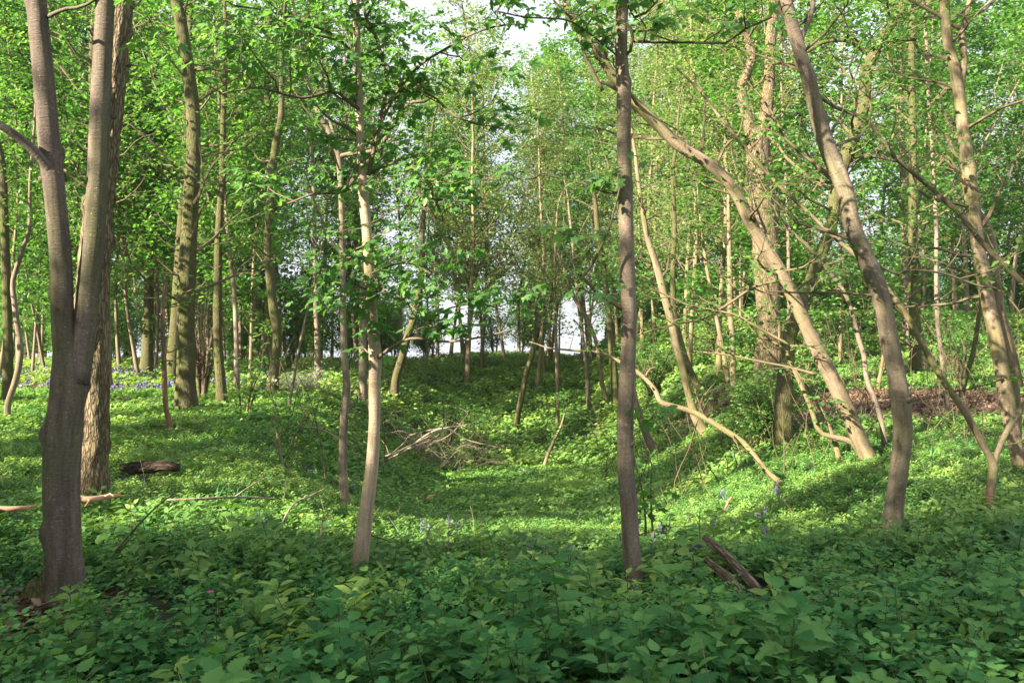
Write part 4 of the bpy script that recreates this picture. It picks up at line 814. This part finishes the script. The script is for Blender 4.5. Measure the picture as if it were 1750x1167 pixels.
# ------------------------------------------------------------ fallen wood
def stick(name, label, cat, pix, wds, bark, up=.03, sub=(), group=None, sides=8, rough=.12, ground=True):
    """a branch lying on the ground under the given photo points"""
    q = []
    for k, (x, y, *h) in enumerate(pix):
        hh = h[0] if h else up; Yk = on_ground(x, y) if not h or len(h) < 2 else h[1]
        p = P(x, y, Yk); q.append([p[0], p[1], max(p[2], float(hgt(p[0], p[1]))+hh)])
    q = np.array(q); org = q[0].copy(); rr = np.array(wds)/2/F*q[:, 1]
    root = empty(name, org, label, cat, group)
    Q, R = smooth_path(q-org, rr, .06); g = Geo(); tube(g, Q, R, sides, rough, seed=len(label)*.37); link('stem', g.mesh('stem', bark), root)
    for (i, dx, dy, dz, rad) in sub:
        s = q[i]-org; e = s+np.array([dx, dy, dz]); m = (s+e)/2+np.array([.02, .02, .03]); g = Geo(); Q, R = smooth_path([s, m, e], [rad, rad*.7, rad*.3], .06); tube(g, Q, R, 6, .1); link('side_branch', g.mesh('side_branch', bark), root)
    return root
def flat_log(name, label, cx, cy, Y, L, a, r0, mat, seed, rise=0., up=.1):
    b = P(cx, cy, Y); z = float(hgt(b[0], b[1])); d = np.array([math.cos(a), math.sin(a), rise]); c = np.array([b[0], b[1], z+up])
    root = empty(name, c, label, 'log'); rr = np.random.default_rng(seed)
    t = np.linspace(-.5, .5, 5); q = [d*L*k+np.array([0, 0, .03*math.sin(k*7)]) for k in t]
    Q, R = smooth_path(q, r0*np.array([.45, .95, 1., .9, .6]), .03); g = Geo(); tube(g, Q, R, 26, .22, .03, seed=seed); V = g.v[0]; V[:, 2] = V[:, 2]*.75
    link('wood', g.mesh('wood', mat), root)
    g = Geo()
    for k in range(5):
        s = rr.uniform(-.45, .4)*L; st = d*s+np.array([0, 0, r0*.5]); tube(g, [st, st+d*L*.18+np.array([0, 0, .02]), st+d*L*.34], [r0*.22, r0*.2, r0*.05], 6, .2)
    link('splinter', g.mesh('splinter', mat), root); return root
flat_log('rotten_log', 'dark rotten log lying in the green left bank', 255, 822, on_ground(255, 826), .72, -.1, .08, B_LOG, 3, 0, .19)
stick('fallen_branch', 'thick weathered log prong sticking up left in the right foreground', 'log', [(1300, 1012, .03, 5.6), (1262, 972, .12, 5.8), (1235, 945, .2, 5.95), (1203, 918, .25, 6.1)], [15, 18, 14, 10], B_GREY, sides=16, rough=.25)
stick('fallen_branch', 'lower broken weathered log beside the upward prong in the right foreground', 'log', [(1275, 1030, .03, 5.2), (1250, 993, .1, 5.4), (1230, 975, .15, 5.5), (1208, 955, .2, 5.6)], [14, 19, 15, 8], B_GREY, sides=16, rough=.28)
stick('fallen_branch', 'pinkish stripped branch piece right of the forked tree foot', 'branch', [(122, 900, .26), (150, 903, .26), (175, 899, .26), (205, 893, .26)], [12, 12, 9, 6], B_PINKW, sub=[(1, .05, -.15, -.03, .012), (2, .12, -.04, .02, .01)])
stick('fallen_branch', 'pinkish stripped branch lying at the left picture edge', 'branch', [(-20, 916, .25), (10, 920, .25), (38, 919, .25), (60, 912, .24)], [8, 9, 8, 5], B_PINKW)
stick('twig', 'dark straight twig leaning up right of the forked tree', 'twig', [(190, 973, .1), (235, 943, .35, 5.9), (270, 918, .5, 5.9), (302, 897, .6, 5.9)], [3.5, 3.5, 3, 2], B_TWIG)
stick('twig', 'long pale stick lying level across the bright nettles left of the sycamore', 'twig', [(285, 912, .3), (340, 910, .3), (400, 906, .3), (470, 905, .3)], [3.5, 4, 3.5, 2.5], B_DEAD, sub=[(2, .25, .3, .15, .008)])
stick('twig', 'thin stick slanting up toward the slender tree foot', 'twig', [(468, 942, .1), (500, 912, .3, 8), (530, 888, .4, 8.2), (556, 862, .5, 8.4)], [3.5, 3, 3, 2], B_DEAD)
stick('twig', 'small upright dead twig just left of the sycamore foot', 'twig', [(548, 945, .1), (551, 918, .3, 7.6), (557, 898, .3, 7.6), (561, 875, .3, 7.6)], [3, 3, 2.5, 2], B_DEAD, sub=[(1, .1, 0, .08, .006)])
stick('twig', 'dark thin branch arching over the foot of the sycamore', 'twig', [(595, 964, .15), (625, 945, .3, 7), (650, 930, .3, 7), (672, 928, .2, 7)], [3, 3, 2.5, 2], B_TWIG)
stick('twig', 'pale thin upright twig in the sunlit middle beside bluebells', 'twig', [(720, 970, .1), (732, 945, .3, 7.6), (735, 925, .35, 7.6), (748, 908, .4, 7.6)], [3, 3, 2.5, 2], B_DEAD)
stick('twig', 'small tan stick in the sunlit slope right of the straight trunk', 'twig', [(1238, 893, .15), (1245, 885, .2), (1251, 878, .22)], [4, 4, 3], B_PINKW)
stick('twig', 'pale broken stick on the valley floor right of the sycamore', 'twig', [(728, 866, .16), (736, 863, .18), (744, 860, .17)], [4, 5, 4], B_PINKW)
# brush pile
r = np.random.default_rng(500)
bp = [[(650, 800), (700, 775), (745, 755), (760, 730), (763, 712)], [(660, 790), (720, 760), (770, 738), (800, 740), (835, 765)], [(690, 780), (740, 745), (790, 735), (815, 728)], [(700, 752), (760, 740), (800, 760), (865, 775)],
      [(520, 738), (550, 742), (585, 760), (610, 778)], [(760, 760), (790, 770), (830, 765), (868, 772)], [(640, 815), (665, 785), (690, 765)], [(730, 770), (770, 750), (800, 715)]]
BL = ['arching pale dead branch, the tallest of the brush pile', 'long dead branch curving right through the brush pile', 'middle dead branch of the brush pile bending level', 'dead branch reaching farthest right along the brush pile top',
      'bare dead branch lying left of the slender tree on the bank', 'grey branch lying flat at the right foot of the brush pile', 'short dead branch at the left end of the brush pile', 'upright dead branch tip in the brush pile']
for k, pl in enumerate(bp):
    yb = max(y for _, y in pl); Yb = on_ground(pl[0][0], 795 if k != 4 else 775)
    stick('dead_branch', BL[k], 'branch', [(x, y-8, .05, Yb+.12*k) for (x, y) in pl], np.linspace(3.4, 1.4, len(pl)), B_DEAD, group='dead branches of the brush pile', sub=[(1, .3*r.normal(), .2, .35, .01), (2, .5*r.normal(), .2, .2, .008)] )
g = Geo()
Yb = on_ground(740, 800)
for k in range(64):
    u = r.random(); bx = P(650+u*150+r.normal(0, 14), 790, Yb)[0]; by = Yb+r.normal(0, .45); sgn = 1 if r.random() < .72 else -1
    a = r.normal(0, .45); L = r.uniform(.5, 1.9); hh = r.uniform(.2, 1.0)*(1-.5*abs(u-.6)); q = []
    for t_ in np.linspace(0, 1, 6):
        x_, y_ = bx+sgn*math.cos(a)*L*t_, by+math.sin(a)*L*t_+r.normal(0, .03); q.append([x_, y_, float(hgt(bx, by))*(1-t_)+float(hgt(x_, y_))*t_+.05+hh*math.sin(min(1, t_*1.25)*math.pi*.62)+r.normal(0, .03)])
    q[-1][2] = max(q[-1][2], float(hgt(q[-1][0], q[-1][1]))+.04); rb = r.uniform(.005, .013)
    Q, R = smooth_path(q, np.linspace(rb, rb*.25, 6), .12); tube(g, Q, R, 4, cap=False)
    for _ in range(3):
        i_ = int(len(Q)*r.uniform(.3, .9)); d = nrm(np.array([sgn*r.uniform(.3, 1), r.normal(0, .5), r.normal(.3, .5)])); l_ = r.uniform(.15, .5); tube(g, [Q[i_], Q[i_]+d*l_*.5, Q[i_]+d*l_+r.normal(0, .03, 3)], [rb*.5, rb*.4, rb*.15], 3, cap=False)
tag(link('brushwood', g.mesh('brushwood', B_DEAD)), 'tangle of fine dead twigs making up the brush pile on the valley side', 'brushwood', kind='stuff')
# undergrowth twigs on the right slope
g = Geo()
for k in range(420):
    Yk = r.uniform(12, 30); u = r.uniform(.1, .62) if k % 3 else r.uniform(-.3, .1); x = u*Yk
    if abs(x) < 2.5 and Yk < 30: continue
    z = float(hgt(x, Yk)); h = r.uniform(.6, 2.6); p = np.array([x, Yk, z-.05]); q = [p]; d = nrm(np.array([r.normal(0, .45), r.normal(0, .3), 1]))
    for s in range(4): d = nrm(d+r.normal(0, .22, 3)); q.append(q[-1]+d*h/4)
    Q, R = smooth_path(q, [.010, .009, .007, .005, .003], .25); tube(g, Q, R, 4, cap=False)
tag(link('undergrowth_stems', g.mesh('undergrowth_stems', B_TWIG)), 'thin bare undergrowth stems tangled between the trees on the banks', 'undergrowth', kind='stuff')

# ------------------------------------------------------------ flowers
def bluebell_mesh(seed, bells=9):
    r = np.random.default_rng(seed); g = Geo(); gs = Geo()
    for q in range(3):
        ox, oy = r.normal(0, .05, 2); h = r.uniform(.24, .34); pts = np.array([[ox, oy, 0], [ox+.01, oy, h*.6], [ox+.03, oy+.01, h], [ox+.07, oy+.02, h+.0]]); Q, R = smooth_path(pts, [.003]*4, .05); tube(gs, Q, R, 4, cap=False, var=.5)
        for k in range(bells):
            c = Q[-1-(k % min(len(Q), 4))]+r.normal(0, .02, 3); tube(g, [c, c+[0.004, 0, -.012], c+[.008, 0, -.026]], [.004, .009, .012], 6, cap=False, var=float(r.random()))
    return gs.mesh('stem', M_STEM), g.mesh('flower', M_BELL)
BM = [bluebell_mesh(s) for s in (1, 2, 3)]
BB = [([(728, 918), (766, 905), (783, 913)], 'bluebell clump in the sunlit hollow right of the pale sycamore'),
      ([(1122, 940), (1128, 932), (1150, 938), (1160, 970), (1172, 968), (1133, 920), (1190, 978), (1112, 972)], 'bluebell clump in the sunlit cover right of the straight brown trunk'),
      ([(1238, 858), (1215, 915), (1326, 850), (1330, 862), (1294, 902), (1312, 948)], 'bluebell clump on the sunlit slope above the weathered logs'),
      ([(905, 965), (974, 970), (925, 962)], 'bluebell clump at the edge of the shade left of the straight trunk'),
      ([(606, 843), (455, 924), (530, 815)], 'bluebell clump beside the slender tree on the left slope'), ([(890, 808), (900, 808)], 'bluebell clump on the dark valley floor')]
for pts, lab in BB:
    for bi, (x, y) in enumerate(sorted(pts)):
        Yk = on_ground(x, y+8); p = P(x, y+8, Yk); root = empty('bluebell', (p[0], p[1], float(hgt(p[0], p[1]))), ORD[bi]+' '+lab, 'bluebell', 'bluebells dotted through the hollow')
        root.rotation_euler = (0, 0, r.random()*6); root.scale = (.5, .5, .8); s, f = BM[r.integers(3)]; link('stem', s, root); link('flower', f, root)
p = P(360, 1040, 4.6); root = empty('campion', (p[0], p[1], 0), 'single small pink campion flower above the shaded left nettles', 'flower')
g = Geo(); q = np.array([[.06, 0, 0], [.04, 0, .25], [0, 0, EYE-(1010-HOR)/F*4.6-0]]); Q, R = smooth_path(q, [.003]*3, .06); tube(g, Q, R, 4, cap=False, var=.3); link('stem', g.mesh('stem', B_TWIG), root)
g = Geo(); a = np.arange(5)*2*math.pi/5; d = np.stack([np.cos(a), np.sin(a), a*0+.4], -1); v, f = scatter(*L_OVATE, np.repeat(q[-1:], 5, 0), mats_from(d, np.tile([0, -.6, 1.], (5, 1))), [.022]*5); g.add(v, f, var=.5); link('petals', g.mesh('petals', M_PINK), root)
# bluebell carpet
xs = r.uniform(-26, -8, 1200); ys = r.uniform(24, 40, 1200); k = (xs > -.64*ys) & (xs < -.30*ys+noise3(xs*.3, ys*.3, 4)*2) & (noise3(xs*.5, ys*.5, 9) > -.25); xs, ys = xs[k], ys[k]
gp = Geo(); n = 7; d = r.normal(0, 1, (n, 3)); v, f = scatter(*L_DIAM, r.normal(0, .15, (n, 3))+[0, 0, .9], mats_from(d, r.normal(0, 1, (n, 3))), [.28]*n); gp.add(v, f, var=.4)
field('bluebell_carpet', 'violet blue carpet of bluebells on the shaded left plateau', [(np.concatenate(gp.v), gp.f, np.concatenate(gp.var))], xs, ys, .26+r.random(len(xs))*.1, [M_BELL], .2, 7, 'bluebells')

# ------------------------------------------------------------ air of the far wood
m, t, o = new_mat('haze'); pv = N(t, 'ShaderNodeVolumePrincipled'); pv.inputs['Density'].default_value = .0003; pv.inputs['Color'].default_value = (.9, .93, .97, 1); pv.inputs['Anisotropy'].default_value = .2
t.links.new(pv.outputs[0], o.inputs['Volume'])
g = Geo(); a, b, c, d, e, f = -175, 175, -65, 235, -14, 30
g.add([[a, c, e], [b, c, e], [b, d, e], [a, d, e], [a, c, f], [b, c, f], [b, d, f], [a, d, f]], np.array([[0, 3, 2, 1], [4, 5, 6, 7], [0, 1, 5, 4], [1, 2, 6, 5], [2, 3, 7, 6], [3, 0, 4, 7]]))
tag(link('haze', g.mesh('haze', m, smooth=False)), 'thin bright air between the distant trees', 'haze', kind='stuff')
